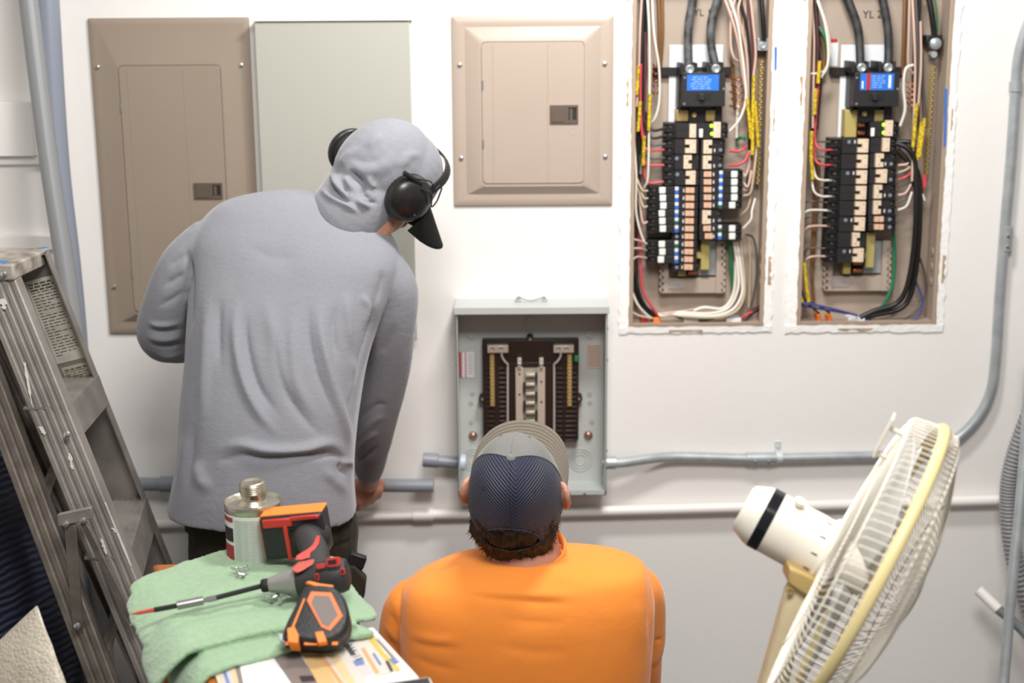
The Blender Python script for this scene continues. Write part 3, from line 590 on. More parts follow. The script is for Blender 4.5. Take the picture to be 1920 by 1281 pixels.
b1 = [('p', 2.2, [(1520, -20, -.05), (1526, 60, -.02), (1526, 120, -.02), (1524, 240, -.02)]), ('m', 2.4, [(1526, -20, -.05), (1532, 60, -.04), (1531, 140, -.04), (1528, 240, -.04)]), ('k', 3, [(1530, 40, -.06), (1536, 90, -.05), (1533, 160, -.05), (1526, 240, -.05)]), ('w', 2.6, [(1532, 0, -.04), (1546, 40, -.02), (1553, 90, -.02), (1551, 125, -.02), (1540, 145, -.03)]),
 ('w', 2.6, [(1530, -10, -.04), (1550, 50, -.03), (1556, 100, -.03), (1548, 130, -.03), (1538, 138, -.04)]), ('g', 2.8, [(1536, 50, -.06), (1547, 72, -.05), (1552, 110, -.05)]), ('b', 3.6, [(1540, 60, -.07), (1546, 100, -.07), (1543, 135, -.07)]), ('w', 2, [(1513, 138, -.02), (1530, 138, -.02), (1542, 134, -.03)]),
 ('r', 2.2, [(1536, 150, -.03), (1530, 220, -.03), (1528, 262, -.03), (1538, 280, -.02), (1562, 281, -.03)]), ('r', 2.2, [(1527, 250, -.035), (1528, 296, -.03), (1540, 309, -.02), (1562, 309, -.03)]), ('n', 1.8, [(1524, 250, -.035), (1530, 264, -.03), (1557, 266, -.03)]), ('n', 1.8, [(1525, 280, -.035), (1532, 292, -.03), (1557, 295, -.03)]),
 ('w', 2.2, [(1524, 310, -.03), (1530, 332, -.02), (1542, 338, -.02), (1560, 338, -.03)]), ('w', 2.2, [(1522, 330, -.03), (1526, 358, -.02), (1540, 368, -.02), (1560, 368, -.03)]), ('w', 2.2, [(1502, 412, -.02), (1510, 398, -.015), (1524, 394, -.02), (1558, 395, -.03)]), ('p', 2.2, [(1505, 444, -.03), (1512, 428, -.02), (1526, 424, -.02), (1556, 424, -.03)]), ('p', 2.2, [(1510, 494, -.03), (1514, 485, -.02), (1526, 481, -.02), (1553, 481, -.03)]),
 ('n', 1.6, [(1503, 390, -.05), (1514, 378, -.04), (1556, 380, -.03)]), ('n', 1.6, [(1505, 420, -.05), (1515, 408, -.04), (1556, 409, -.03)]), ('n', 1.6, [(1508, 480, -.05), (1516, 466, -.04), (1553, 466, -.03)]), ('n', 1.6, [(1520, 350, -.05), (1530, 352, -.04), (1556, 352, -.03)]),
 ('b', 3, [(1530, 300, -.07), (1526, 400, -.07), (1522, 500, -.07), (1526, 565, -.07)]), ('b', 3, [(1536, 300, -.07), (1530, 400, -.07), (1524, 500, -.075)]), ('r', 3, [(1500, 480, -.03), (1502, 520, -.03), (1502, 545, -.03)]), ('k', 2.4, [(1502, 540, -.04), (1508, 560, -.03), (1514, 568, -.03)]),
 ('u', 2.2, [(1497, 568, -.01), (1530, 572, -.01), (1580, 584, -.015), (1608, 592, -.03)]), ('u', 2, [(1497, 572, -.02), (1530, 578, -.02), (1590, 588, -.03)]), ('k', 2, [(1516, 566, -.03), (1540, 576, -.03), (1556, 588, -.03)]), ('k', 2, [(1506, 560, -.04), (1524, 578, -.04), (1536, 588, -.04)]), ('p', 2.4, [(1502, 575, -.02), (1500, 592, -.02), (1496, 606, -.02)]),
 ('g', 3.2, [(1675, 432, -.06), (1677, 480, -.06), (1674, 530, -.055), (1660, 565, -.05), (1648, 582, -.05)]), ('k', 5.2, [(1680, 268, -.03), (1704, 280, -.02), (1716, 310, -.02), (1718, 400, -.02), (1712, 480, -.03), (1700, 540, -.035), (1680, 570, -.04), (1640, 583, -.04), (1612, 596, -.04)]),
 ('k', 5.2, [(1682, 280, -.035), (1700, 300, -.03), (1722, 330, -.03), (1724, 420, -.03), (1718, 500, -.04), (1706, 556, -.045), (1686, 580, -.045), (1644, 590, -.045), (1614, 598, -.045)]), ('k', 4.4, [(1684, 266, -.03), (1708, 268, -.02), (1714, 292, -.03), (1714, 350, -.04)]),
 ('n', 2.2, [(1720, 470, -.05), (1735, 520, -.06), (1732, 560, -.06), (1706, 592, -.05), (1660, 606, -.05), (1620, 598, -.05)]), ('u', 2.2, [(1716, 525, -.05), (1730, 565, -.05), (1718, 596, -.045), (1690, 606, -.04), (1640, 604, -.04), (1612, 596, -.045)]),
 ('b', 3.6, [(1697, -20, -.08), (1695, 60, -.07), (1692, 140, -.08)]), ('p', 2.2, [(1706, -20, -.06), (1704, 60, -.05), (1703, 120, -.05), (1712, 138, -.05)]), ('p', 2.4, [(1710, -20, -.04), (1714, 60, -.02), (1716, 130, -.02), (1714, 200, -.02), (1712, 280, -.02), (1710, 340, -.02)]), ('n', 3, [(1716, -20, -.04), (1720, 60, -.03), (1722, 130, -.03), (1720, 200, -.03)]),
 ('k', 3.4, [(1725, -20, -.05), (1722, 60, -.05), (1721, 130, -.04), (1718, 230, -.04)]), ('p', 2.2, [(1726, 40, -.03), (1727, 120, -.02), (1722, 200, -.02)]), ('n', 3, [(1728, 100, -.05), (1730, 160, -.04), (1734, 220, -.04)]), ('k', 5.5, [(1736, -30, -.05), (1746, 20, -.045), (1752, 66, -.05)]), ('g', 1.6, [(1750, -20, -.05), (1756, 20, -.045), (1758, 60, -.05)]),
 ('w', 2.8, [(1712, 122, -.02), (1698, 130, -.015), (1694, 165, -.015), (1697, 205, -.015), (1688, 236, -.02)]), ('p', 2.2, [(1684, 310, -.03), (1700, 308, -.025), (1706, 300, -.03)]), ('t', 2, [(1684, 324, -.03), (1700, 318, -.025), (1709, 310, -.03)]), ('r', 2.4, [(1685, 337, -.03), (1698, 332, -.025), (1708, 324, -.03)]), ('p', 2.2, [(1684, 366, -.03), (1698, 362, -.025), (1708, 346, -.03)]), ('w', 2.2, [(1684, 394, -.03), (1700, 386, -.025), (1710, 360, -.03)]),
 ('n', 2, [(1684, 380, -.03), (1698, 372, -.03), (1708, 352, -.035)]), ('n', 2, [(1684, 350, -.03), (1698, 346, -.03), (1708, 336, -.035)]), ('r', 4, [(1733, 328, -.03), (1734, 340, -.03), (1734, 350, -.03)]), ('r', 3, [(1727, 345, -.035), (1728, 356, -.035), (1727, 364, -.035)]), ('w', 2, [(1730, 364, -.03), (1734, 376, -.03)])]
for c, r, p in b1: wire(B, c, r, p)
for pts in ([(1537, 114, -.016), (1534, 156, -.016)], [(1530, 166, -.016), (1527, 215, -.016)], [(1522, 246, -.015), (1521, 290, -.015), (1524, 336, -.015)], [(1503, 450, -.02), (1500, 480, -.02)], [(1508, 492, -.012), (1512, 530, -.012), (1516, 566, -.012)], [(1499, 552, -.01), (1504, 566, -.01)], [(1719, 194, -.014), (1712, 276, -.014)], [(1734, 222, -.018), (1724, 294, -.018)], [(1728, 230, -.022), (1720, 300, -.022)]):
    wire(B, 'y', 3.6, pts, 'wire_marker')
for k in range(5): wire(B, 'c', 1.5, [(1700, 152 + k * 10, -.07), (1710, 158 + k * 10, -.06), (1722, 150 + k * 10, -.06)], 'bare_wire')
for x, y, m in ((1536, 598, M_ORANGE), (1556, 600, M_ORANGE), (1502, 528, M_RED), (1606, 604, M_LABW)):
    q = MB(); box_px(q, x - (16 if m is M_LABW else 4), y - 8, x + (16 if m is M_LABW else 4), y + 7, BD + .06, BD + .02); q.build('wire_clamp' if m is M_LABW else 'wire_nut', m, B, bevel=.002)

def bundle(par, n, path, sx, seed, pal):
    rnd = random.Random(seed)
    for _ in range(n):
        dx = rnd.uniform(-sx, sx); wire(par, rnd.choice(pal), rnd.uniform(1.7, 2.6), [(x + dx + rnd.uniform(-2.5, 2.5), y + rnd.uniform(-8, 8), d + rnd.uniform(-.012, .008)) for x, y, d in path])
bundle(A, 7, [(1212, -30, -.07), (1214, 60, -.065), (1212, 150, -.065), (1206, 250, -.06), (1200, 330, -.06)], 10, 1, 'ktmbnp')
bundle(A, 5, [(1196, 330, -.06), (1190, 410, -.065), (1190, 500, -.065), (1200, 560, -.06), (1226, 592, -.06)], 5, 2, 'kkkmn')
bundle(A, 7, [(1392, -30, -.075), (1392, 60, -.07), (1400, 140, -.065), (1408, 220, -.06), (1410, 300, -.06), (1404, 350, -.055)], 9, 3, 'kpmntb')
bundle(B, 5, [(1524, -30, -.07), (1530, 60, -.065), (1532, 140, -.065), (1526, 240, -.06)], 6, 4, 'ktmn')
bundle(B, 5, [(1716, -30, -.075), (1718, 80, -.07), (1718, 180, -.065), (1720, 270, -.06)], 8, 5, 'kptn')

# ================================================================== the new open box between the two men
D6 = .112
x0, x1, z0, z1 = rect(857, 577, 1138, 930, D6)
G = thing('load_center', 'open pale grey load center box on the wall in front of the man in orange', 'electrical panel', ((x0 + x1) / 2, 0, z0))
mb = MB(); q = .0022
mb.span(x0, x1, -.002, 0, z0, z1); mb.span(x0, x0 + q, -D6, 0, z0, z1); mb.span(x1 - q, x1, -D6, 0, z0, z1); mb.span(x0, x1, -D6, 0, z1 - q, z1); mb.span(x0, x1, -D6, 0, z0, z0 + q)
mb.span(x0, x1, -D6, -D6 + q, z0, z0 + .014); mb.span(x0, x0 + .004, -D6, -D6 + q, z0, z1); mb.span(x1 - .004, x1, -D6, -D6 + q, z0, z1)
mb.build('box_shell', M_BOXGREY, G, bevel=.0006)
mb = MB(); mb.span(x0 - .004, x1 + .004, -D6 - .006, 0, z1, z1 + .0025); mb.span(x0 - .004, x1 + .004, -D6 - .008, -D6 - .005, z1 - .015, z1 + .0025); mb.build('top_hood', M_BOXGREY, G, bevel=.001)
mb = MB(); p = V(W(996, 560, .06).x, -.05, z1 + .003); mb.tube(spline([p + V(-.034, 0, 0), p + V(-.03, -.004, .012), p + V(0, -.008, .006), p + V(.03, -.004, .012), p + V(.034, 0, 0)]), .0035, 8); mb.span(p.x - .04, p.x - .026, -.058, -.04, p.z - .002, p.z + .006); mb.span(p.x + .026, p.x + .04, -.058, -.04, p.z - .002, p.z + .006)
mb.build('hub_cover_clip', M_STEEL, G, bevel=.0008)
BK = .004
def gd(l, t, r, b, d0, d1, mb, mi=0): box_px(mb, l, t, r, b, d0, d1, mi)
mb = MB(); gd(905, 638, 1085, 826, .034, .002, mb); gd(905, 638, 1085, 680, .036, .03, mb); gd(955, 680, 1036, 820, .04, .03, mb); gd(927, 655, 936, 826, .038, .03, mb); gd(1055, 655, 1061, 826, .038, .03, mb)
for y in range(690, 826, 9): gd(912, y, 953, y + 4, .037, .03, mb); gd(1040, y, 1082, y + 4, .037, .03, mb)
mb.build('bus_base', mat('dark_brown_moulding', C(36, 25, 22), .4), G, bevel=.0012)
M_TIN = mat('tinned_bar', C(206, 198, 186), .35, .4)
for l, r in ((967, 981), (1008, 1022)):
    mb = MB(); gd(l, 690, r, 830, .05, .04, mb); gd(l + 3, 672, r - 3, 692, .056, .04, mb); mb.build('bus_bar', M_TIN, G, bevel=.001)
    mb = MB(); mb.lathe(W((l + r) / 2, 685, .056), (0, -1, 0), [(.005, 0), (.004, .003), (.001, .002)], 10); mb.build('lug_screw', M_ZINC, G)
    for k in range(2):
        mb = MB(); mb.lathe(W((l + r) / 2, 702 + (14 if l > 1000 else 0) + k * 38, .05), (0, -1, 0), [(.0028, 0), (.0028, .0006)], 8); mb.build('bar_hole', M_BLACK2, G)
mb = MB(); gd(981, 690, 1008, 830, .042, .04, mb); mb.build('stab_carrier', mat('stab_carrier_tan', C(150, 142, 124), .5), G)
for k in range(8):
    mb = MB(); y = 704 + k * 17.5; gd(986, y - 2.5, 1003, y + 2.5, .062, .042, mb); mb.build('breaker_stab', M_TIN, G, bevel=.001)
    mb = MB(); gd(981 if k % 2 else 1004, y - 2, 985 if k % 2 else 1007, y + 14, .058, .042, mb); mb.build('stab_fin', M_BLACK2, G)
for xl, sgn in ((923, 1), (1068, -1)):
    mb = MB(); gd(xl - 4, 665, xl + 4, 762, .044, .034, mb)
    for k in range(15): mb.lathe(W(xl, 670 + k * 6.2, .044), (0, -1, 0), [(.0036, 0), (.003, .003), (.001, .002)], 8)
    mb.build('neutral_bar', M_BRASS, G, smooth=40)
    a, b = (914, 953) if sgn > 0 else (1038, 1076)
    mb = MB(); gd(a, 648, b, 662, .05, .034, mb); mb.build('bar_mount', M_TIN, G, bevel=.001)
    for cx in ((a + 9), (b - 14)):
        mb = MB(); mb.lathe(W(cx, 654, .05), (0, -1, 0), [(.0055, 0), (.005, .003), (.002, .002)], 12); mb.build('mount_screw', M_ZINC, G)
    xx = 941 if sgn > 0 else 1051; c2 = 952 if sgn > 0 else 1039
    mb = MB(); mb.tube(spline(Wl([(xx, 660, .046), (xx, 668, .046), ((xx + c2) / 2, 678, .046), (c2, 684, .044), (c2, 700, .042), (c2, 826, .042)])), .0028, 8); mb.build('bonding_strap', M_TIN, G)
mb = MB(); gd(1077, 668, 1086, 679, .05, .034, mb); mb.build('ground_screw', mat('green_screw', C(30, 120, 70), .4), G, bevel=.002)
mb = MB(); gd(861, 661, 889, 708, BK, .001, mb); gd(861, 661, 866, 708, BK + .0004, .001, mb, 1); gd(872, 661, 874, 708, BK + .0004, .001, mb, 1)
for k in range(8): gd(877 + k % 2, 665 + k * 5, 887, 666.5 + k * 5, BK + .0004, .001, mb, 2)
mb.build('warning_label', [M_LABW, mat('faded_red', C(190, 90, 84), .6), mat('grey_print2', C(170, 165, 165), .6)], G)
mb = MB(); gd(1099, 645, 1127, 691, BK, .001, mb)
for k in range(9): gd(1102, 649 + k * 4.5, 1124, 650.6 + k * 4.5, BK + .0004, .001, mb, 1)
mb.build('data_label', [mat('tan_label', C(196, 178, 166), .6), mat('tan_print', C(150, 130, 120), .6)], G)
for cx, cy, r in ((995, 603, .0125), (884, 628, .011), (1106, 628, .010)):
    mb = MB(); mb.lathe(W(cx, cy, .002), (0, -1, 0), [(r, 0), (r, .003), (r * .8, .004), (r * .35, .0035), (r * .3, .001)], 20); mb.build('mount_boss', M_BOXGREY, G)
for cx, cy in ((904, 749), (1086, 748), (994, 636)):
    mb = MB(); mb.lathe(W(cx, cy, .034), (0, -1, 0), [(.0085, -.03), (.0085, 0)], 16); mb.lathe(W(cx, cy, .034), (0, -1, 0), [(.0045, 0), (.003, .004)], 10, 1); mb.build('base_screw', [M_BLACK2, M_ZINC], G)
for cx, cy in ((887, 817), (1103, 816)):
    mb = MB(); mb.lathe(W(cx, cy, .002), (0, -1, 0), [(.0115, 0), (.011, .004), (.007, .008), (.002, .0095)], 18); mb.build('dome_plug', mat('coppery_plug', C(168, 130, 116), .3, .7), G)
for cx, cy in ((886, 739), (883, 757), (883, 793), (1105, 740), (1106, 756), (1110, 792)):
    mb = MB(); mb.lathe(W(cx, cy, .002), (0, -1, 0), [(.0065, 0), (.0065, .0008)], 14); mb.build('embossed_dot', mat('dot_grey', C(166, 162, 160), .5), G)
for cx, cy, R in ((1088, 862, .030), (889, 862, .030)):
    for s in (1, .76, .5):
        mb = MB(); c = W(cx, cy, .002); mb.tube([c + V(R * s * math.cos(2 * PI * i / 28), -.001, R * s * math.sin(2 * PI * i / 28)) for i in range(28)], .0014, 6, closed=True); mb.build('knockout', M_BOXGREY, G)
for px_, py_ in ((1067, 925), (1096, 926), (1060, 912)):
    mb = MB(); mb.lathe(W(px_, py_, D6 + .001), (0, -1, 0), [(.004, 0), (.003, .003)], 10); mb.build('case_screw', M_ZINC, G)
for side, yy in ((x0, 616), (x0, 682), (x1, 675), (x1, 616), (x1, 845), (x0, 893)):
    mb = MB(); z = W(990, yy, D6 - .02).z; s = -1 if side == x0 else 1; mb.lathe(V(side, -D6 + .015, z), (s, 0, 0), [(.004, 0), (.003, .003)], 10); mb.build('case_screw', M_ZINC, G)

# ================================================================== pipes and conduits
def pipe(name, label, cat, pts, r, m, sp=True, seg=20, group=None, extra=None, hollow=False):
    P = spline(pts, 8) if sp and len(pts) > 2 else [Vector(p) for p in pts]
    t = thing(name, label, cat, tuple(P[0]), group)
    mb = MB()
    if hollow:
        n = seg; a, b = P[0], P[-1]; ax = (b - a).normalized(); L = (b - a).length
        mb.lathe(a, ax, [(r * .82, 0), (r, 0), (r, L), (r * .82, L), (r * .82, 0)], seg, cap=False)
    else: mb.tube(P, r, seg)
    mb.build('tube', m, t, smooth=50)
    return t
def sleeve(t, name, a, b, r, m, screws=0):
    mb = MB(); a = Vector(a); b = Vector(b); L = (b - a).length
    mb.lathe(a, b - a, [(r * .9, 0), (r, .001), (r, L - .001), (r * .9, L)], 22); o = mb.build(name, m, t, smooth=40)
    for k in range(screws):
        q = MB(); p = a.lerp(b, .28 + .44 * k); q.lathe(p + V(0, -r * .9, -r * .3), (0, -1, -.2), [(.0042, 0), (.0042, .004), (.002, .005)], 10); q.build('set_screw', M_ZINC, o)
    return o
def strap(t, p, r, up):
    mb = MB(); p = Vector(p)
    ax = V(1, 0, 0) if abs(up.z) > .5 else V(0, 0, 1)
    mb.tube([p - ax * .008, p + ax * .008], r * 1.12, 20); q = p + up * (r + .012); mb.box(V(q.x, -.002, q.z), (.016 if abs(up.z) > .5 else .026, .003, .026 if abs(up.z) > .5 else .016)); mb.lathe(V(q.x, -.003, q.z), (0, -1, 0), [(.005, 0), (.004, .004)], 10)
    f = p + up * r * .95; mb.box(V(f.x, p.y / 2 - .001, f.z), (.015, abs(p.y) - .002, .004) if abs(up.z) > .5 else (.004, abs(p.y) - .002, .015))
    mb.build('pipe_strap', mat('zinc_strap', C(204, 208, 208), .4, .1), t, smooth=40)
E = pipe('steel_conduit', 'long bent galvanised conduit running from the grey box behind the fan and up', 'conduit',
         Wl([(1128, 868, .055), (1165, 868, .05), (1215, 861, .035), (1260, 857, .022), (1330, 858, .018), (1415, 860, .018), (1560, 857, .018), (1700, 853, .018), (1752, 846, .018), (1795, 822, .018), (1834, 782, .018), (1858, 732, .018), (1867, 670, .018), (1874, 560, .018), (1884, 430, .018), (1896, 290, .018), (1904, 170, .018), (1910, 105, .022), (1930, 40, .03), (1975, -40, .05)]), .0126, M_STEEL)
sleeve(E, 'coupling', W(1398, 860, .018), W(1456, 859, .018), .0152, M_STEEL, 2)
strap(E, W(1460, 858, .018), .0126, V(0, 0, 1))
sleeve(E, 'coupling', W(1884.5, 470, .018), W(1887.5, 424, .018), .0152, M_STEEL, 2); sleeve(E, 'coupling', W(1904, 172, .018), W(1905, 152, .018), .0158, M_STEEL)
sleeve(E, 'box_connector', W(1131, 868, .055), W(1155, 868, .054), .0165, M_STEEL, 1)
E2 = pipe('white_pipe', 'long white painted pipe running low along the wall behind both men and the fan', 'pipe', Wl([(235, 985, .02), (700, 968, .02), (1200, 957, .02), (1884, 938, .02)]), .0135, M_PVCW)
sleeve(E2, 'coupling', W(774, 966, .02), W(812, 965.5, .02), .0165, M_PVCW)
E3 = pipe('grey_pipe', 'grey plastic pipe held against the wall by the man in the grey hooded shirt', 'pipe', Wl([(240, 908, .05), (813, 911, .05)]), .0172, M_PVC, sp=False, hollow=True)
sleeve(E3, 'coupling', W(300, 908, .05), W(356, 908.5, .05), .0205, M_PVC)
E4 = pipe('grey_pipe_stub', 'short grey plastic pipe stub with fitting entering the lower left of the grey box', 'pipe', Wl([(798, 863, .055), (866, 868, .055)]), .0150, M_PVC, sp=False, hollow=True)
sleeve(E4, 'coupling', W(793, 862, .055), W(822, 864, .055), .0185, M_PVC)
sleeve(E4, 'box_adapter', W(862, 867, .055), W(873, 868, .055), .021, mat('pale_pvc', C(190, 200, 212), .4))
PG = 'grey plastic pipes leaning at the left'
E5 = pipe('plastic_pipe', 'slimmer grey plastic pipe leaning at the far left, in front of the thicker one', 'pipe', [W(38, -120, .16), W(90, 290, .26), W(150, 720, .36), V(W(215, 1281, .5).x, -.55, .02)], .0215, mat('weathered_grey_pvc', C(134, 136, 138), .42), group=PG)
E6 = pipe('plastic_pipe', 'thicker blue-grey plastic pipe standing behind the slimmer one at the far left', 'pipe', [W(83, -120, .07), W(108, 290, .10), W(142, 620, .13), V(W(175, 1000, .2).x, -.22, .02)], .0262, M_PVCB, group=PG)
E7 = pipe('steel_conduit', 'straight galvanised conduit leaning in the lower right corner beside the flexible grey hose', 'conduit', [W(1935, 640, .16), W(1917, 900, .24), W(1899, 1080, .30), W(1880, 1300, .37), V(W(1850, 1600, .5).x, -.52, .02)], .0126, M_STEEL)
# flexible corrugated conduit hanging in a loop at the right edge
P = spline(Wl([(1990, 640, .10), (1930, 780, .10), (1897, 880, .10), (1892, 960, .10), (1905, 1060, .10), (1945, 1170, .10), (2010, 1240, .10)]), 26); mb = MB()
mb.tube(P, [.0215 + .0022 * (1 if i % 2 else -1) for i in range(len(P))], 18)
F1 = mb.build('flexible_conduit', mat('flex_grey', C(140, 140, 142), .5), loc=P[-1], smooth=25); tag(F1, 'ribbed flexible grey conduit hanging in a loop at the lower right edge', 'conduit')
F2 = pipe('pipe_offcut', 'grey pipe with a white end poking out at the lower right behind the leaning conduit', 'pipe', [W(1868, 1140, .14), W(1915, 1180, .17), W(1990, 1262, .24)], .0125, mat('dark_pvc', C(122, 124, 128), .4))
sleeve(F2, 'white_end', W(1834, 1106, .11), W(1872, 1143, .143), .0138, M_PVCW)
# ================================================================== stepladder, folded and leaning to the left
def toz(a, b, z): a = Vector(a); b = Vector(b); return a + (b - a) * ((z - a.z) / (b.z - a.z))
NR0, NR1 = W(31, 525, .86), W(337, 1281, 1.0)
ztop = W(24, 496, .87).z
capN = W(24, 496, .87); capF = WP(93, 465, ztop)
dF = -capF.y
FR0, FR1 = W(100, 486, dF + .02), W(322, 1050, dF - .10)
RR0, RR1 = W(54, 850, .90), W(158, 1126, .97)
LD = thing('step_ladder', 'paint-splashed aluminium stepladder leaning at the left edge', 'ladder', (NR1.x, NR1.y, 0))
def rail(a, b, w, th, grooves, name, m=M_ALU):
    """channel rail: web faces the camera, right edge along a-b, width w to the left"""
    t = (b - a).normalized(); n = V(0, -1, 0); n = (n - t * n.dot(t)).normalized(); l = t.cross(n).normalized()
    if l.x > 0: l = -l
    mb = MB(); prof = []
    N = grooves
    pts = [(0, 0), (0, -th)]
    pts = [(0, th)]
    for i in range(N):
        u0, u1 = w * i / N, w * (i + 1) / N
        pts += [(u0 + .0012, 0), (u0 + .004, -.0028), (u1 - .004, -.0028), (u1 - .0012, 0)]
    pts += [(w, th), (w - .003, th), (w - .003, .003), (.003, .003), (.003, th)]
    rings = [[p + l * u + n * (-v) for u, v in pts] for p in (a, b)]
    mb.loft(rings); return mb.build(name, m, LD, smooth=25), t, n, l
nf = toz(NR0, NR1, .02); ff = toz(FR0, FR1, .02); rf = toz(RR0, RR1, .02)
nr, tN, nN, lN = rail(NR0 + (NR0 - NR1).normalized() * .02, nf, .074, .028, 5, 'front_rail')
fr, tF, nF, lF = rail(FR0 + (FR0 - FR1).normalized() * .02, ff, .088, -.028, 1, 'front_rail')
RRt = toz(RR0, RR1, ztop - .05)
rr_, tR, nR, lR = rail(RRt, rf, .052, .022, 3, 'rear_rail', M_ALU2)
RF0 = RRt + V(-.05, capN.y * -1 + capF.y, 0); rail(RF0, rf + V(-.05, .42, 0), .045, -.022, 3, 'rear_rail', M_ALU2)
# top cap
M_CAP = mat('paint_smeared_cap', C(176, 168, 158), .65, .15, bump=.6, bscale=60, col2=C(118, 108, 98), vscale=24)
mb = MB(); w = V(-.30, .03, 0)
mb.prism([capN, capF, capF + w, capN + w], (0, 0, -.031)); co = mb.build('top_cap', M_CAP, LD, bevel=.004)
for (q, r) in (((2, 491), 13), ((-14, 489), 9), ((10, 493), 6), ((84, 464), 7), ((74, 465), 4)):
    mb = MB(); c = WP(q[0], q[1], ztop + .0006); mb.lathe(c, (0, 0, 1), [(r * .0011, -.001), (r * .0010, .0004)], 9); mb.build('paint_splash', mat('blue_splash', C(60, 112, 180), .6), co, smooth=0)
mb = MB(); mb.lathe(capN + V(-.018, -.0005, -.018), (0, -1, 0), [(.007, 0), (.006, .003), (.002, .005)], 12); mb.build('rivet', M_ZINC, co)
# steps
zs1 = W(180, 703, -FR0.lerp(FR1, .35).y).z; zs2 = W(285, 930, -FR0.lerp(FR1, .8).y).z
for k in range(4):
    z = zs1 + (zs2 - zs1) * k
    if z < .1: break
    a, b = toz(NR0, NR1, z), toz(FR0, FR1, z); ex = V(-1, 0, 0) * .085
    pf = [(0, 0)]
    for i in range(6): pf += [(-.006 - i * .013, 0), (-.007 - i * .013, .002), (-.011 - i * .013, .002), (-.012 - i * .013, 0)]
    pf += [(-.085, 0), (-.085, -.004), (-.004, -.004), (.012, -.062), (.017, -.062)]
    MB().loft([[q + V(x, 0, h) for x, h in pf] for q in (a, b)]).build('step', M_ALU, LD, smooth=20)
for k in range(4):
    z = .35 + k * .3; a, b = toz(RRt, rf, z) + V(-.02, .01, 0), toz(RF0, rf + V(-.05, .42, 0), z) + V(-.02, -.01, 0)
    MB().tube([a, b], .011, 8).build('rear_brace', M_ALU2, LD)
# spreader
sp = [W(108, 977, 1.0), W(172, 963, 1.0)]
mb = MB(); ax = (sp[1] - sp[0]); up = V(0, 0, 1); mb.prism([sp[0] + up * .012, sp[1] + up * .012, sp[1] - up * .012, sp[0] - up * .012], (0, .012, 0)); so = mb.build('spreader_plate', M_ALU, LD, bevel=.002)
for (x, y) in ((124, 983), (156, 976)):
    MB().lathe(W(x, y, 1.0), (0, -1, 0), [(.006, 0), (.005, .004), (.002, .005)], 12).build('rivet', M_ZINC, so)
def flatbar(p, q, w, m, name):
    t = (q - p).normalized(); s = t.cross(V(0, -1, 0)).normalized() * w / 2
    return MB().prism([p - s, p + s, q + s, q - s], (0, .006, 0)).build(name, m, LD, bevel=.0015)
flatbar(W(131, 985, .995), W(146, 1180, 1.0), .021, M_ALU2, 'spreader_arm'); flatbar(W(155, 980, .995), W(252, 1176, 1.01), .013, M_ALU2, 'spreader_arm')
for (x, y, d) in ((145, 1174, 1.005), (251, 1171, 1.015), (126, 815, .93), (280, 1026, .52)):
    MB().lathe(W(x, y, d), (0, -1, 0), [(.007, 0), (.006, .004), (.002, .006)], 12).build('rivet', M_ZINC, LD)
# printed labels on the far rail
def rail_label(s0, s1, u0, u1, m, lines, head):
    P = lambda s, u: FR0 + tF * s + lF * u + nF * .0036
    mb = MB(); mb.prism([P(s0, u0), P(s0, u1), P(s1, u1), P(s1, u0)], nF * .0006)
    rnd = random.Random(4); ds = (s1 - s0) / (lines + 3)
    for i in range(lines):
        big = i < head; a = s0 + ds * (i + 1.2); e = ds * (.62 if big else .34); uu = u1 - .005
        while uu > u0 + .008:
            L = rnd.uniform(.006, .016) * (1.2 if big else 1); v = max(uu - L, u0 + .004); o = nF * .0007
            mb.add([P(a, uu) + o, P(a, v) + o, P(a + e, v) + o, P(a + e, uu) + o], [(0, 1, 2, 3)], 1); uu = v - .0028
            if not big and rnd.random() < .08: break
    mb.build('instruction_label', [m, mat('label_ink', C(84, 78, 72), .7)], LD, smooth=0)
rail_label(.03, .215, .012, .072, mat('aged_label', C(196, 190, 178), .6, var=.2, vscale=40), 26, 3)
rail_label(.225, .30, .012, .068, mat('aged_label2', C(178, 168, 150), .6, var=.2, vscale=40), 11, 1)
# white paint runs on the front rail
M_DRIP = mat('dried_paint', C(206, 202, 196), .7)
def run(x0, y0, x1, y1, w):
    n = 10; vs = []; rnd = random.Random(x0); mb = MB()
    for i in range(n + 1):
        t = i / n; x = x0 + (x1 - x0) * t; y = y0 + (y1 - y0) * t; d = .86 + .14 * (y - 525) / 756 + .0045; ww = w * (.4 + rnd.random()) * (1 - abs(t - .4))
        vs += [W(x - ww, y, d), W(x + ww, y, d)]
    mb.add(vs, [(2 * i, 2 * i + 1, 2 * i + 3, 2 * i + 2) for i in range(n)]); mb.build('paint_drip', M_DRIP, nr, smooth=0)
for r_ in ((197, 942, 246, 1062, 3), (212, 990, 220, 1000, 5), (46, 680, 60, 760, 3), (130, 850, 136, 880, 4), (76, 800, 84, 815, 6), (5, 560, 8, 580, 6), (190, 1010, 200, 1040, 3)): run(*r_)

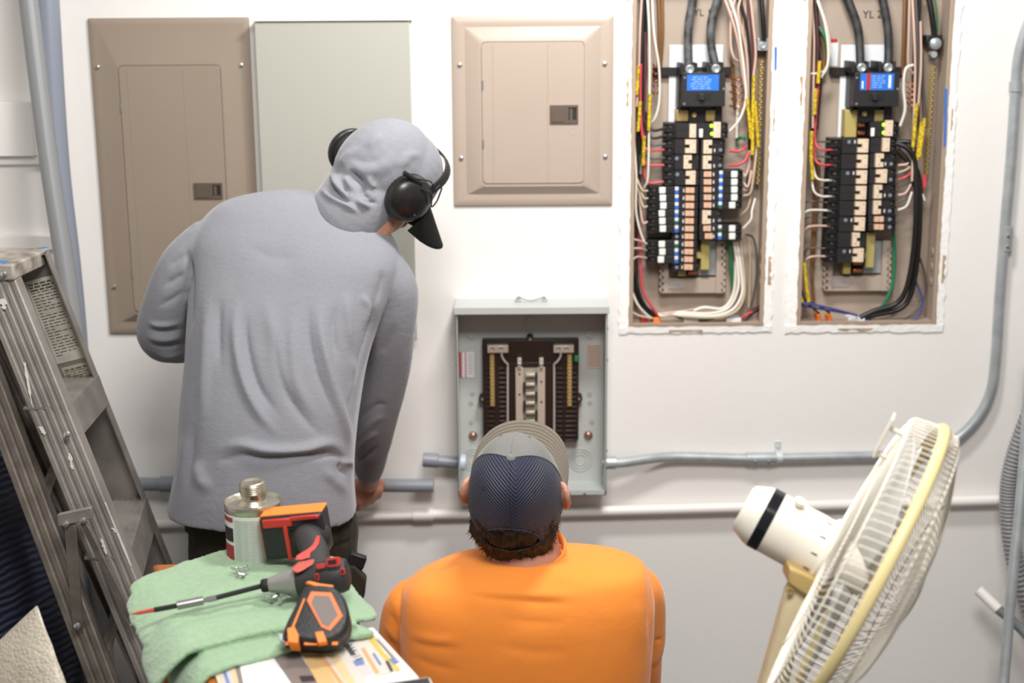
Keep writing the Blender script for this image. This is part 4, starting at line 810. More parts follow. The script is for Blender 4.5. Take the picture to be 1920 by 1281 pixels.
# ================================================================== dark wrapped bundle and padded envelope at the lower left
mb = MB()
rings = []
for z, sx, sy in ((0.0, .20, .20), (.15, .25, .23), (.5, .26, .24), (.85, .25, .23), (1.02, .21, .19), (1.10, .12, .11), (1.12, .03, .03)):
    rings.append([V(-1.26 + sx * math.cos(2 * PI * i / 64), -.50 + sy * math.sin(2 * PI * i / 64), z) for i in range(64)])
fine = []
for i in range(len(rings) - 1):
    for k in range(10): fine.append([a.lerp(b, k / 10) for a, b in zip(rings[i], rings[i + 1])])
mb.loft(fine + [rings[-1]])
mm = mat('dark_bubble_wrap', C(36, 42, 62), .5)
nt = mm.node_tree; tc = nt.nodes.new('ShaderNodeTexCoord'); wv = nt.nodes.new('ShaderNodeTexWave'); wv.inputs['Scale'].default_value = 22; wv.inputs['Distortion'].default_value = 3.5; wv.bands_direction = 'Z'; mp = nt.nodes.new('ShaderNodeMapping'); mp.inputs['Rotation'].default_value = (0.3, .5, .4)
bp = nt.nodes.new('ShaderNodeBump'); bp.invert = True; bp.inputs['Strength'].default_value = .45; bp.inputs['Distance'].default_value = .006
nt.links.new(tc.outputs['Object'], mp.inputs[0]); nt.links.new(mp.outputs[0], wv.inputs['Vector']); nt.links.new(wv.outputs['Fac'], bp.inputs['Height']); nt.links.new(bp.outputs[0], nt.nodes['Principled BSDF'].inputs['Normal'])
me = mb.mesh('wrapped_bundle', (0, 0, 0)); wrinkle(me, [], .03, 5, (1, 1, .5)); shift(me, (-1.26, -.5, 0))
BW = link('wrapped_bundle', me, mm, o=V(-1.26, -.5, 0), smooth=180); tag(BW, 'dark blue-black bubble-wrapped bundle behind the ladder at lower left', 'bundle')
mb = MB()
def env(u, v):
    a = W(70, 1136, 1.36).lerp(W(168, 1400, 1.50), v); b = W(-150, 1345, 1.36).lerp(W(-60, 1560, 1.5), v); p = a.lerp(b, u)
    e = max(0, 1 - abs(2 * u - 1) ** 5) * max(0, 1 - abs(2 * v - 1) ** 5)
    return p + V(0, -.02, .01) * e + V(0, -.003, 0) * noise.noise(p * 30)
mb.grid(env, 50, 60)
mm = mat('padded_envelope', C(182, 173, 156), .45, coat=.3); nt = mm.node_tree; tc = nt.nodes.new('ShaderNodeTexCoord'); wv = nt.nodes.new('ShaderNodeTexVoronoi'); wv.inputs['Scale'].default_value = 170
bp = nt.nodes.new('ShaderNodeBump'); bp.invert = True; bp.inputs['Strength'].default_value = .6; bp.inputs['Distance'].default_value = .003
nt.links.new(tc.outputs['Object'], wv.inputs['Vector']); nt.links.new(wv.outputs['Distance'], bp.inputs['Height']); nt.links.new(bp.outputs[0], nt.nodes['Principled BSDF'].inputs['Normal'])
EN = mb.build('padded_envelope', mm, loc=env(.5, .5), solid=.004, smooth=180); tag(EN, 'cream bubble-lined padded envelope in the bottom left corner', 'envelope')

# ================================================================== wooden stool with the tools
ZT_ = .955
M_WOOD = mat('orange_varnished_wood', C(190, 116, 44), .35, coat=.3, col2=C(160, 88, 30), vscale=9)
cs = [WP(284, 1057, ZT_), WP(612, 1046, ZT_), WP(748, 1335, ZT_), WP(412, 1335, ZT_)]
cen = sum(cs, V(0, 0, 0)) / 4
ST = thing('wooden_stool', 'orange varnished wooden stool under the green towel and tools', 'stool', (cen.x, cen.y, 0))
MB().prism(cs, (0, 0, -.028)).build('seat', M_WOOD, ST, bevel=.008, bseg=3)
for i, c in enumerate(cs):
    a = c.lerp(cen, .16) + V(0, 0, -.028); b = c + (c - cen) * .05; b.z = 0
    MB().tube([a, b], [.017, .021], 12).build('leg', M_WOOD, ST)
for i in range(4):
    for k, h in ((0, .3), (1, .62)):
        f = lambda c, h: (c + (c - cen) * .05).lerp(c.lerp(cen, .16), h / ZT_)
        a, b = f(cs[i], h), f(cs[(i + 1) % 4], h); a = V(a.x, a.y, h); b = V(b.x, b.y, h); MB().tube([a, b], .010, 8).build('stretcher', M_WOOD, ST)
# magazine
mg = [WP(398, 1252, ZT_ + .004), WP(455, 1215, ZT_ + .004), WP(700, 1176, ZT_ + .004), WP(782, 1266, ZT_ + .004), WP(842, 1350, ZT_ + .004), WP(436, 1350, ZT_ + .004)]
MG = thing('magazine', 'open catalogue with pictures of yellow wires and fittings lying on the stool', 'magazine', tuple(mg[3]))
MB().prism(mg, (0, 0, -.0035)).build('pages', mat('page_white', C(228, 224, 218), .3), MG, bevel=.001)
cols = [C(204, 196, 186), C(206, 174, 122), C(126, 118, 114), C(238, 236, 232), C(196, 190, 190), C(214, 158, 104), C(196, 178, 84), C(104, 124, 172), C(60, 56, 58), C(214, 190, 150)]
pm = [mat('print_%d' % i, c, .3) for i, c in enumerate(cols)]
def page(name, polys):
    mb = MB()
    for k, (ci, pts) in enumerate(polys): mb.add([WP(x, y, ZT_ + .0043 + k * .00005) for x, y in pts], [tuple(range(len(pts)))], ci)
    mb.build(name, pm, MG, smooth=0)
page('page_picture', [(9, [(402, 1255), (458, 1218), (472, 1262), (490, 1345), (440, 1345)]), (4, [(412, 1258), (432, 1250), (448, 1330), (430, 1335)]), (7, [(418, 1262), (424, 1260), (434, 1290), (428, 1292)]), (2, [(440, 1248), (450, 1240), (470, 1330), (460, 1335)]),
                      (3, [(448, 1240), (530, 1226), (572, 1345), (470, 1345)]), (2, [(508, 1226), (560, 1222), (602, 1290), (558, 1300)]), (8, [(560, 1268), (600, 1266), (606, 1276), (566, 1280)]),
                      (1, [(562, 1220), (590, 1216), (640, 1290), (600, 1290)]), (0, [(592, 1216), (640, 1208), (700, 1300), (642, 1300)]), (5, [(590, 1218), (598, 1216), (650, 1290), (642, 1292)]), (9, [(606, 1214), (624, 1210), (668, 1282), (650, 1284)])])
page('page_picture', [(4, [(634, 1208), (662, 1200), (700, 1264), (672, 1276)]), (8, [(628, 1218), (634, 1216), (680, 1276), (672, 1280)]), (6, [(632, 1222), (637, 1221), (662, 1266), (656, 1270)]), (7, [(660, 1240), (680, 1236), (684, 1246), (664, 1250)]), (8, [(640, 1204), (650, 1202), (668, 1228), (658, 1230)]),
                      (0, [(664, 1200), (690, 1192), (745, 1258), (706, 1270)]), (5, [(676, 1216), (683, 1214), (712, 1262), (704, 1264)]), (1, [(690, 1200), (697, 1196), (735, 1240), (728, 1246)]), (6, [(684, 1186), (694, 1184), (724, 1228), (716, 1232)]), (6, [(716, 1228), (724, 1226), (752, 1256), (744, 1260)]), (4, [(696, 1188), (712, 1196), (752, 1240), (742, 1242)]), (2, [(706, 1200), (709, 1199), (744, 1238), (740, 1240)]), (7, [(728, 1236), (740, 1234), (748, 1242), (738, 1246)]), (8, [(722, 1240), (728, 1239), (738, 1258), (732, 1260)]), (7, [(698, 1226), (702, 1224), (716, 1246), (712, 1248)])])
for k in range(7):
    page('page_picture', [(8, [(646 + k * 4, 1212 + k * 5), (660 + k * 4, 1208 + k * 5), (661 + k * 4, 1210 + k * 5), (647 + k * 4, 1214 + k * 5)])])
tb = [WP(655, 1289, ZT_ + .016), WP(806, 1267, ZT_ + .016), WP(870, 1400, ZT_ + .016), WP(700, 1430, ZT_ + .016)]
TB = thing('tablet', 'white-edged dark tablet lying on the catalogue at the bottom edge', 'tablet', tuple(tb[1]))
MB().prism(tb, (0, 0, -.010)).build('tablet_case', M_WHITE, TB, bevel=.006, bseg=3)
tc_ = sum(tb, V(0, 0, 0)) / 4
MB().prism([p.lerp(tc_, .07) + V(0, 0, .0012) for p in tb], (0, 0, -.001)).build('screen', mat('dark_screen', C(34, 32, 34), .2), TB)
# towel: three folded layers fused into one cloth
mb = MB()
def layer(q, z, th, nu=60, nv=34, droop=None, bul=(0, 0)):
    def P(u, v, top):
        a, b = 2 * u - 1, 2 * v - 1; k = max(1, (abs(a) ** 7 + abs(b) ** 7) ** (1 / 7)); u, v = .5 + a / k / 2, .5 + b / k / 2
        x = (q[0][0] * (1 - u) + q[1][0] * u) * (1 - v) + (q[3][0] * (1 - u) + q[2][0] * u) * v
        y = (q[0][1] * (1 - u) + q[1][1] * u) * (1 - v) + (q[3][1] * (1 - u) + q[2][1] * u) * v - 4 * u * (1 - u) * (bul[0] * (1 - v) + bul[1] * v)
        p = WP(x, y, z + th); e = max(0, 1 - abs(a) ** 16) ** .5 * max(0, 1 - abs(b) ** 16) ** .5
        h = z + th / 2 + (th / 2) * max(e, .02) * (1 if top else -1) + .0035 * noise.noise(p * 14)
        return V(p.x, p.y, h + (droop(u, v) if droop else 0))
    mb.loft([[P(i / nu, j / nv, True) for i in range(nu + 1)] + [P(i / nu, j / nv, False) for i in range(nu, -1, -1)] for j in range(nv + 1)])
dl = lambda k, w: (lambda u, v: -k * max(0, 1 - u / w) ** 2)
Z0 = ZT_ + .006
layer([(222, 1098), (500, 1012), (668, 1050), (400, 1120)], Z0 + .004, .013, droop=dl(.012, .2), bul=(10, 0))
layer([(224, 1102), (600, 1026), (727, 1160), (270, 1196)], Z0 + .002, .013, droop=dl(.02, .2), bul=(6, 10))
layer([(254, 1168), (560, 1096), (690, 1172), (282, 1244)], Z0 + .013, .013, droop=dl(.050, .22), bul=(6, 26))
layer([(300, 1190), (560, 1130), (724, 1184), (336, 1277)], Z0 - .002, .013, droop=dl(.055, .2), bul=(0, 14))
me = remeshed(mb, .0032, 2)
wrinkle(me, [([(260, 1190), (400, 1150), (560, 1125)], 7, -.004), ([(330, 1215), (420, 1180), (540, 1166)], 6, -.006), ([(350, 1120), (480, 1085), (600, 1060)], 16, .004), ([(300, 1150), (420, 1118), (520, 1100)], 10, -.004), ([(360, 1250), (470, 1216)], 5, -.003)], .0020, 24)
for v in me.vertices: v.co += v.normal * (noise.noise(v.co * 230) * .0013)
M_TOW = mat('green_terry', C(150, 178, 145), .95, bump=1.0, bscale=260, sheen=.4, var=.07, vscale=90)
o = WP(480, 1120, ZT_); shift(me, o); TW = link('towel', me, M_TOW, o=o, smooth=180); tag(TW, 'folded pale green terry towel on the stool under the tools', 'towel')
# can
cc = W(475, 938, 1.235); rr = 54 * scl(938, 1.235)
CN = thing('can', 'dented metal can with wrapped printed label and screw cap, beside the drill battery', 'can', (cc.x, cc.y, ZT_ + .004))
zb = ZT_ + .004; H = cc.z - zb; O = V(cc.x, cc.y, zb)
MB().lathe(O, (0, 0, 1), [(rr * .97, 0), (rr, .003), (rr, .006), (rr * .985, .008), (rr * .985, H - .012), (rr, H - .010), (rr * 1.015, H - .004), (rr, H), (rr * .95, H - .002), (rr * .9, H - .005), (rr * .56, H - .004), (rr * .5, H), (rr * .45, H + .003), (rr * .44, H + .014)], 48).build('can_body', mat('tin', C(190, 184, 168), .3, .85, var=.2, vscale=18), CN, smooth=30)
mb = MB()
capr = [(rr * .42, H + .012), (rr * .46, H + .013)]
for i in range(5): capr += [(rr * .47, H + .015 + i * .0032), (rr * .44, H + .0166 + i * .0032)]
capr += [(rr * .43, H + .032), (rr * .36, H + .034), (rr * .3, H + .0325)]
mb.lathe(O, (0, 0, 1), capr, 36)
mb.build('screw_cap', mat('cap_tin', C(176, 168, 150), .35, .85, var=.35, vscale=40), CN, smooth=60)
mb = MB(); mb.box(O + V(.006, -rr * .445, H + .010), (.014, .004, .005)); mb.build('spilled_cement', mat('dark_brown_glue', C(70, 36, 24), .4), CN, bevel=.0015)
def arc(a0, a1, z0, z1, off, m, name, mi=None):
    mb = MB(); n = 24; r = rr * .985 + off; vs = []
    for i in range(n + 1):
        a = math.radians(a0 + (a1 - a0) * i / n); vs += [O + V(r * math.sin(a), -r * math.cos(a), z0), O + V(r * math.sin(a), -r * math.cos(a), z1)]
    mb.add(vs, [(2 * i, 2 * i + 2, 2 * i + 3, 2 * i + 1) for i in range(n)]); return mb
lb_ = arc(-170, 170, .010, H - .014, .0008, None, 'label')
base = lb_
def addarc(a0, a1, z0, z1, off, mi):
    q = arc(a0, a1, z0, z1, off, None, ''); base.add(q.v, q.f, mi)
for i in range(26):
    addarc(-32, 70, H - .022 - i * .0031, H - .0208 - i * .0031, .0011, 1)
addarc(-75, -36, H - .026, H - .018, .0011, 3); addarc(-75, -36, H - .060, H - .036, .0011, 2); addarc(-75, -36, .010, H - .066, .0011, 3); addarc(62, 66, .01, H - .014, .0012, 3)
base.build('paper_label', [mat('label_paper', C(206, 212, 204), .55), mat('label_print', C(160, 168, 162), .6), M_BLACK2, mat('label_red', C(150, 32, 44), .5)], CN, smooth=60)

# ================================================================== cordless impact driver lying on its side
DR = thing('impact_driver', 'black and red cordless impact driver with orange-backed battery, lying on the towel', 'power tool', tuple(WP(590, 1075, ZT_ + .03)))
M_DBLK = mat('charcoal_rubber', C(46, 44, 45), .6, bump=.2, bscale=220); M_DRED = mat('driver_red', C(188, 52, 42), .45)
bc = W(553, 1003, 1.30); tl = Matrix.Rotation(math.radians(-7), 3, 'Y') @ Matrix.Rotation(math.radians(-6), 3, 'Z'); s_ = scl(1000, 1.3)
def bb(name, c, size, m, bev, mi=None): return MB().box(bc + tl @ Vector(c), size, rot=tl).build(name, m, DR, bevel=bev, bseg=3)
bat = bb('battery', (0, .012, 0), (.106, .050, .074), M_BLACK, .007)
MB().box(bc + tl @ V(.0, .016, .0372), (.104, .040, .004), rot=tl).build('battery_band', M_ORANGE, bat, bevel=.0015)
MB().box(bc + tl @ V(-.0535, .016, .0), (.003, .040, .070), rot=tl).build('battery_band', M_ORANGE, bat, bevel=.0012)
q = MB(); q.box(bc + tl @ V(-.022, -.013, .027), (.050, .006, .016), rot=tl); q.box(bc + tl @ V(.024, -.013, .032), (.050, .006, .009), rot=tl); q.box(bc + tl @ V(-.010, -.0135, -.008), (.008, .006, .062), rot=tl); q.build('red_shell', M_DRED, bat, bevel=.003)
q = MB(); q.box(bc + tl @ V(.030, -.0165, .033), (.030, .003, .006), rot=tl); q.build('latch', M_RED, bat, bevel=.001)
q = MB(); q.lathe(bc + tl @ V(.001, -.016, .012), tl @ V(0, -1, 0), [(.006, -.003), (.006, .0012), (.0035, .0012), (.0035, -.001)], 12); q.build('screw_hole', M_BLACK2, bat)
# foot and handle: oval lofts from the battery to the motor head
hp = [bc + tl @ V(.026, -.005, -.002), W(578, 1008, 1.335), W(590, 1036, 1.375), W(592, 1062, 1.42), W(600, 1082, 1.455)]
HP = spline(hp, 6); hr = []
mbh = MB(); rings = []
for i, p in enumerate(HP):
    t = i / (len(HP) - 1); rx = .014 * (1 - min(1, t * 4)) ** 2 + .0205 + .004 * t; rz = .012 * (1 - min(1, t * 4)) ** 2 + .0175 + .003 * t
    d = (HP[min(i + 1, len(HP) - 1)] - HP[max(i - 1, 0)]).normalized(); x = (V(1, 0, 0) - d * d.x).normalized(); zz = x.cross(d)
    rings.append([p + x * (rx * math.cos(2 * PI * k / 24)) + zz * (rz * math.sin(2 * PI * k / 24)) for k in range(24)])
mbh.loft(rings); hd = mbh.build('handle', M_DBLK, DR, smooth=60)
def onray(px, py, pts, off):  # patch lying on the tool surface
    pass
def patch(name, pts, d0, m, par, th=.0025):
    """raised trim moulded onto the tool: pixel outline, distance varies with y between two depths"""
    return MB().prism([W(x, y, d) for x, y, d in pts], V(0, .004, -.001)).build(name, m, par, bevel=.0008)
patch('red_trim', [(594, 1004, 1.372), (600, 1006, 1.372), (598, 1020, 1.39), (588, 1034, 1.408), (586, 1044, 1.425), (566, 1050, 1.435), (553, 1050, 1.437), (556, 1042, 1.43), (576, 1030, 1.408), (586, 1022, 1.395)], 0, M_DRED, hd)
ax0, ax1 = W(505, 1097, 1.462), W(654, 1077, 1.462); A_ = (ax1 - ax0).normalized(); LA = (ax1 - ax0).length; k_ = scl(1085, 1.462)
MB().lathe(ax0, A_, [(.006, -.001), (.0115, 0), (.0225, 52 * k_), (.0235, 54 * k_), (.0235, 60 * k_)], 32).build('nose_cone', mat('cast_aluminium', C(160, 158, 154), .45, .5, bump=.3, bscale=160), DR, smooth=30)
MB().lathe(ax0, A_, [(.0245, 54 * k_), (.0255, 60 * k_), (.0255, 104 * k_), (.0268, 108 * k_), (.0268, 138 * k_), (.024, 148 * k_), (.017, 152 * k_)], 32).build('motor_housing', M_DBLK, DR, smooth=35)
for (a, h, w_, hh) in ((-20, 126, 20, .005), (35, 130, 12, .007), (-75, 122, 14, .006), (70, 118, 12, .008)):
    pass
def vent(px, py, w, h, m, name, inner=None):
    p = W(px, py, 1.462 + .0245); n = V(0, -.9, .35); u = A_; v = n.cross(u).normalized()
    pl = [(-w * .5, -h * .35), (-w * .3, -h * .5), (w * .3, -h * .5), (w * .5, -h * .35), (w * .5, h * .35), (w * .3, h * .5), (-w * .3, h * .5), (-w * .5, h * .35)]
    o = MB().prism([p + u * (a * k_) + v * (b * k_) for a, b in pl], n.normalized() * -.006).build(name, m, DR, bevel=.0006)
    if inner:
        for (a, b, ww, h2) in inner: MB().prism([p + u * ((a + s * ww) * k_) + v * ((b + t * h2) * k_) + n * .0012 for s, t in ((-.5, -.5), (.5, -.5), (.5, .5), (-.5, .5))], n.normalized() * -.001).build('vent_slot', M_BLACK2, o)
vent(625, 1054, 27, 17, M_DRED, 'vent_trim', [(-2, -3, 16, 2), (-2, 0, 16, 2), (-2, 3, 16, 2)])
vent(642, 1072, 9, 13, M_DRED, 'vent_trim', [(0, 0, 5, 7)]); vent(594, 1082, 8, 13, M_DRED, 'vent_trim', [(0, 0, 4, 8)]); vent(626, 1086, 13, 15, M_DRED, 'vent_trim', [(0, 0, 8, 9)]); vent(601, 1062, 17, 9, M_DRED, 'vent_trim')
q = MB(); q.prism([W(545, 1068, 1.485), W(556, 1058, 1.47), W(586, 1052, 1.46), (W(588, 1058, 1.47)), W(568, 1070, 1.487), W(556, 1076, 1.49)], (0, .02, -.004)); q.build('red_collar', mat('faded_driver_red', C(186, 84, 72), .5), DR, bevel=.002)
q = MB(); q.lathe(ax0 - A_ * .012, A_, [(.009, 0), (.0105, .002), (.0105, .010), (.009, .0125)], 20); q.build('chuck', M_BLACK2, DR)
b0 = ax0 - A_ * .012; b1 = W(402, 1122, 1.50); b2 = W(332, 1136, 1.515); b3 = W(246, 1152, 1.53)
q = MB(); q.tube([b0, b1], .0042, 8); q.build('bit_shaft', M_BLACK2, DR)
q = MB(); q.tube([b1.lerp(b2, -.05), b1.lerp(b2, .18)], .0048, 8); q.tube([b1.lerp(b2, .3), b2], .0066, 16); q.tube([b1, b2], .004, 8); q.build('bit_holder', mat('grey_steel', C(150, 150, 148), .35, .8), DR)
q = MB(); q.tube([b2, b2.lerp(b3, .5)], .0042, 8); q.build('bit_shank', M_BLACK2, DR)
q = MB(); q.tube([b2.lerp(b3, .45), b2.lerp(b3, .88)], [.0036, .0028], 8); q.tube([b2.lerp(b3, .88), b3], [.002, .0014], 6); q.build('bit_tip', mat('red_bit', C(186, 72, 56), .5), DR)

# ================================================================== tape measure leaning on the driver
O2 = W(592, 1196, 1.625); UPD = V(0, .75, .66); ND = V(0, -.66, .75)
def TP(px, py, off=0.0):
    dr = CF + CR * ((px - 960) / F_PX) + CU * ((640.5 - py) / F_PX); o = O2 + ND * off
    return CP + dr * ((o - CP).dot(ND) / dr.dot(ND))
TM = thing('tape_measure', 'black tape measure with orange hexagon outline, propped against the driver', 'tape measure', tuple(O2))
out = [(529, 1188), (536, 1168), (552, 1136), (566, 1106), (574, 1098), (596, 1096), (622, 1099), (640, 1112), (650, 1130), (655, 1152), (652, 1174), (643, 1190), (628, 1199), (600, 1204), (562, 1200), (532, 1194)]
pts = [TP(x, y) for x, y in out]; c_ = sum(pts, V(0, 0, 0)) / len(pts)
PS = spline(pts + [pts[0]], 4)[:-1]
mb = MB(); T_ = .046
mb.loft([[c_ + (p - c_) * s - ND * h for p in PS] for s, h in ((.80, -.0028), (.90, -.002), (.965, .001), (1, .006), (1, .019), (.985, .021), (.985, .024), (1, .026), (1, T_ - .006), (.95, T_))])
cs_ = mb.build('case', mat('black_rubber', C(34, 33, 33), .5, bump=.4, bscale=240), TM, smooth=35)
hexo = [(583, 1109), (621, 1111), (643, 1155), (619, 1183), (602, 1176), (575, 1126)]; hc = (607, 1144)
hexi = [(hc[0] + (x - hc[0]) * .74, hc[1] + (y - hc[1]) * .80) for x, y in hexo]
mb = MB(); mb.prism([TP(x, y, .0045) for x, y in hexo], -ND * .004); mb.build('hexagon_trim', mat('salmon_orange', C(240, 124, 66), .45), TM, bevel=.0008)
mb = MB(); mb.prism([TP(x, y, .0052) for x, y in hexi], -ND * .002); mb.build('face_label', mat('face_grey', C(118, 106, 102), .5), TM)
def tp_(name, poly, off, m, th=.006): MB().prism([TP(x, y, off) for x, y in poly], -ND * th).build(name, m, TM, bevel=.001)
tp_('orange_bar', [(569, 1121), (573, 1122), (551, 1178), (545, 1178)], .003, M_ORANGE)
tp_('front_clip', [(538, 1178), (552, 1174), (560, 1190), (559, 1206), (540, 1204)], .003, M_ORANGE, .03)
tp_('lock_tab', [(590, 1185), (606, 1183), (613, 1203), (596, 1206)], .003, M_ORANGE, .012)
tp_('top_trim', [(572, 1092), (580, 1089), (600, 1094), (624, 1097), (626, 1101), (590, 1099)], -.012, M_ORANGE, .008)
def side(name, x0, x1, m, d0=.006, d1=.034):
    MB().prism([TP(x0, 1203, -d0), TP(x1, 1203, -d0), TP(x1, 1203, -d1) , TP(x0, 1203, -d1)], V(0, -.004, -.004)).build(name, m, TM, bevel=.001)
side('side_panel', 570, 602, M_ORANGE); side('side_panel', 536, 556, M_ORANGE, .004, .030); side('side_panel', 622, 634, M_ORANGE)
mb = MB(); mb.prism([TP(520, 1186, -.012), TP(532, 1190, -.012), TP(536, 1204, -.012), TP(524, 1202, -.012)], -ND * .016); mb.build('tape_hook', M_STEEL, TM, bevel=.0015)
# loose screws
def screw(p, yaw, label):
    t = thing('wood_screw', label, 'screw', tuple(p), 'loose screws on the towel'); d = V(math.cos(yaw), math.sin(yaw), .12).normalized(); p = Vector(p)
    MB().lathe(p, d, [(.0012, 0), (.0042, .0004), (.0040, .0014), (.0018, .0042)], 12).build('screw_head', M_ZINC, t)
    mb = MB(); pr = []
    for i in range(9): pr += [(.0021, .004 + i * .0016), (.0013, .0048 + i * .0016)]
    mb.lathe(p, d, pr + [(.0003, .022)], 8).build('screw_thread', M_ZINC, t, smooth=60)
for i, (x, y, a) in enumerate(((443, 1067, .4), (449, 1072, 2.5), (455, 1078, 1.2), (446, 1076, -.7))): screw(WP(x, y, ZT_ + .031), a, 'small zinc screw in the loose heap on the towel behind the bit')
for i, (x, y, a) in enumerate(((511, 1121, 2.8), (521, 1116, -1.9), (530, 1122, .3), (541, 1118, .2), (524, 1127, .9))): screw(WP(x, y, ZT_ + .040), a, 'small zinc screw in the heap against the driver nose')

# ================================================================== pedestal fan
AX = V(.86, -.30, -.41).normalized(); FC = W(1623, 1075, 1.59); RF = 308 * scl(1075, 1.59)
FN = thing('pedestal_fan', 'cream pedestal fan with yellowed guard ring, tilted at the lower right', 'fan', (FC.x - .12, FC.y, 0))
M_CREAM = mat('cream_plastic', C(232, 226, 212), .4); M_YELL = mat('yellowed_ring', C(226, 208, 152), .4); M_WIRE = mat('cream_wire', C(232, 226, 212), .4); M_AGED = mat('aged_cream', C(212, 196, 160), .45, var=.12, vscale=20)
u_ = (V(0, 0, 1) - AX * AX.z).normalized(); w_ = AX.cross(u_)
def cyl(r, h, a): return FC + AX * h + (u_ * math.cos(a) + w_ * math.sin(a)) * r
def guard(name, prof, n, twist, rings, hub, hubh):
    mb = MB()
    P = spline([(r, h, 0) for r, h in prof], 4)
    for i in range(n):
        a = 2 * PI * i / n
        mb.tube([cyl(p.x, p.y, a + twist * (1 - p.x / RF)) for p in P], .00095, 5, cap=False)
    for r, h in rings: mb.tube([cyl(r, h, 2 * PI * i / 64) for i in range(64)], .0016, 6, closed=True)
    o = mb.build(name, M_WIRE, FN, smooth=60)
    return o
gr_ = guard('rear_guard', [(RF, -.004), (RF * .985, -.03), (RF * .93, -.047), (RF * .56, -.056), (RF * .2, -.060)], 112, .5, [(RF * .93, -.047), (RF * .62, -.055), (RF * .2, -.06)], 0, 0)
gf_ = guard('front_guard', [(RF, .004), (RF * .985, .016), (RF * .945, .027), (RF * .55, .058), (RF * .2, .069)], 112, -.5, [(RF * .945, .027), (RF * .6, .055), (RF * .2, .069)], 0, 0)
mb = MB(); mb.lathe(FC, AX, [(RF * .2, .066), (RF * .2, .072), (RF * .12, .076), (.001, .077)], 32); mb.build('guard_badge', M_CREAM, gf_)
mb = MB(); rings = []
for i in range(96):
    a = 2 * PI * i / 96; rings.append([cyl(RF + dr, h, a) for dr, h in ((-.002, -.0085), (.004, -.0075), (.0062, -.003), (.0062, .003), (.004, .0075), (-.002, .0085))])
mb.loft(rings, closed=True); mb.build('guard_ring', M_YELL, FN, smooth=60)
mb = MB(); mb.prism([cyl(RF * .98, -.074, -.02), cyl(RF * .98, -.074, .12), cyl(RF * .70, -.072, .10), cyl(RF * .70, -.072, -.04)], AX * .004); mb.tube([cyl(RF * .9, -.072, .05), cyl(RF * .9, -.050, .05)], .004, 8); mb.tube([cyl(RF * .72, -.072, .03), cyl(RF * .72, -.054, .03)], .004, 8); mb.build('carry_handle', M_CREAM, gr_, bevel=.0012)
M_BLADE = mat('translucent_blade', C(236, 236, 232), .3, trans=.35)
for k in range(4):
    a0 = k * PI / 2 + .5; mb = MB(); n = 14
    def bf(s, t, a0=a0):
        r = .03 + (RF * .88 - .03) * s; ang = a0 + (t - .5) * (1.0 + .25 * s) - .12 * s; return cyl(r, -.022 + (t - .5) * (.038 - .012 * s), ang)
    mb.grid(bf, 14, 12); mb.build('fan_blade', M_BLADE, FN, solid=.0018, smooth=180)
mb = MB(); mb.lathe(FC, AX, [(.034, -.04), (.036, -.03), (.034, .004), (.024, .010), (.002, .012)], 28); mb.build('blade_hub', M_CREAM, FN)
mb = MB(); mb.lathe(FC, AX, [(.05, -.060), (.052, -.066), (.047, -.070), (.0465, -.150)], 40); mb.lathe(FC, AX, [(.0465, -.166), (.0455, -.172), (.036, -.193), (.030, -.196), (.001, -.196)], 40); mo = mb.build('motor_housing', M_CREAM, FN, smooth=40)
mb = MB(); mb.lathe(FC, AX, [(.0458, -.149), (.0472, -.150), (.0472, -.166), (.0458, -.167)], 40); mb.build('black_band', mat('gloss_black', C(24, 24, 30), .15), mo)
for k in range(22):
    a = 2 * PI * k / 22; mb = MB()
    if k % 2: mb.box(cyl(.0467, -.076, a), (.002, .002, .002)); mb.tube([cyl(.0468, -.073, a), cyl(.0468, -.082, a)], .0011, 5); mb.build('vent_slot', M_BLACK2, mo)
mb = MB(); kp = cyl(.046, -.128, .25); kd = (kp - cyl(0, -.128, 0)).normalized(); mb.lathe(kp, kd, [(.004, -.002), (.004, .006), (.0085, .007), (.0085, .012), (.003, .013), (.0025, .011)], 18); mb.build('swing_knob', M_CREAM, mo)
# tilting neck and post
nb = cyl(.052, -.085, PI + .15)
pt_ = W(1497, 1092, 1.60); pd = (W(1449, 1285, 1.60) - pt_).normalized(); pe = pt_ + pd * ((.03 - pt_.z) / pd.z)
mb = MB(); mb.prism([W(x, y, 1.625) for x, y in ((1482, 1066), (1512, 1078), (1545, 1094), (1552, 1116), (1530, 1124), (1508, 1116), (1478, 1096))], (0, .05, 0)); mb.build('tilt_bracket', mat('ochre_bracket', C(184, 158, 102), .45), FN, bevel=.004, bseg=3)
sx = (V(1, 0, 0) - pd * pd.x).normalized(); sy = pd.cross(sx); mb = MB(); rings = []
for t, w in ((0, .012), (.012, .0165), (.05, .0175), (.25, .0235), (.6, .025), (1, .027)):
    p = pt_ + (pe - pt_) * t; rings.append([p + sx * (w * math.copysign(abs(math.cos(a)) ** .6, math.cos(a))) + sy * (w * 1.0 * math.copysign(abs(math.sin(a)) ** .6, math.sin(a))) for a in [2 * PI * i / 24 for i in range(24)]])
mb.loft(rings); po = mb.build('post', M_AGED, FN, smooth=50)
MB().lathe(W(1481, 1107, 1.6195), (0, -1, 0), [(.0055, 0), (.0055, .003), (.003, .0035), (.0028, .001)], 14).build('pivot_bolt', M_BRASS, po)
MB().lathe(V(pe.x, pe.y, 0), (0, 0, 1), [(.20, 0), (.20, .018), (.17, .032), (.05, .045), (.03, .06)], 40).build('base', M_AGED, FN)
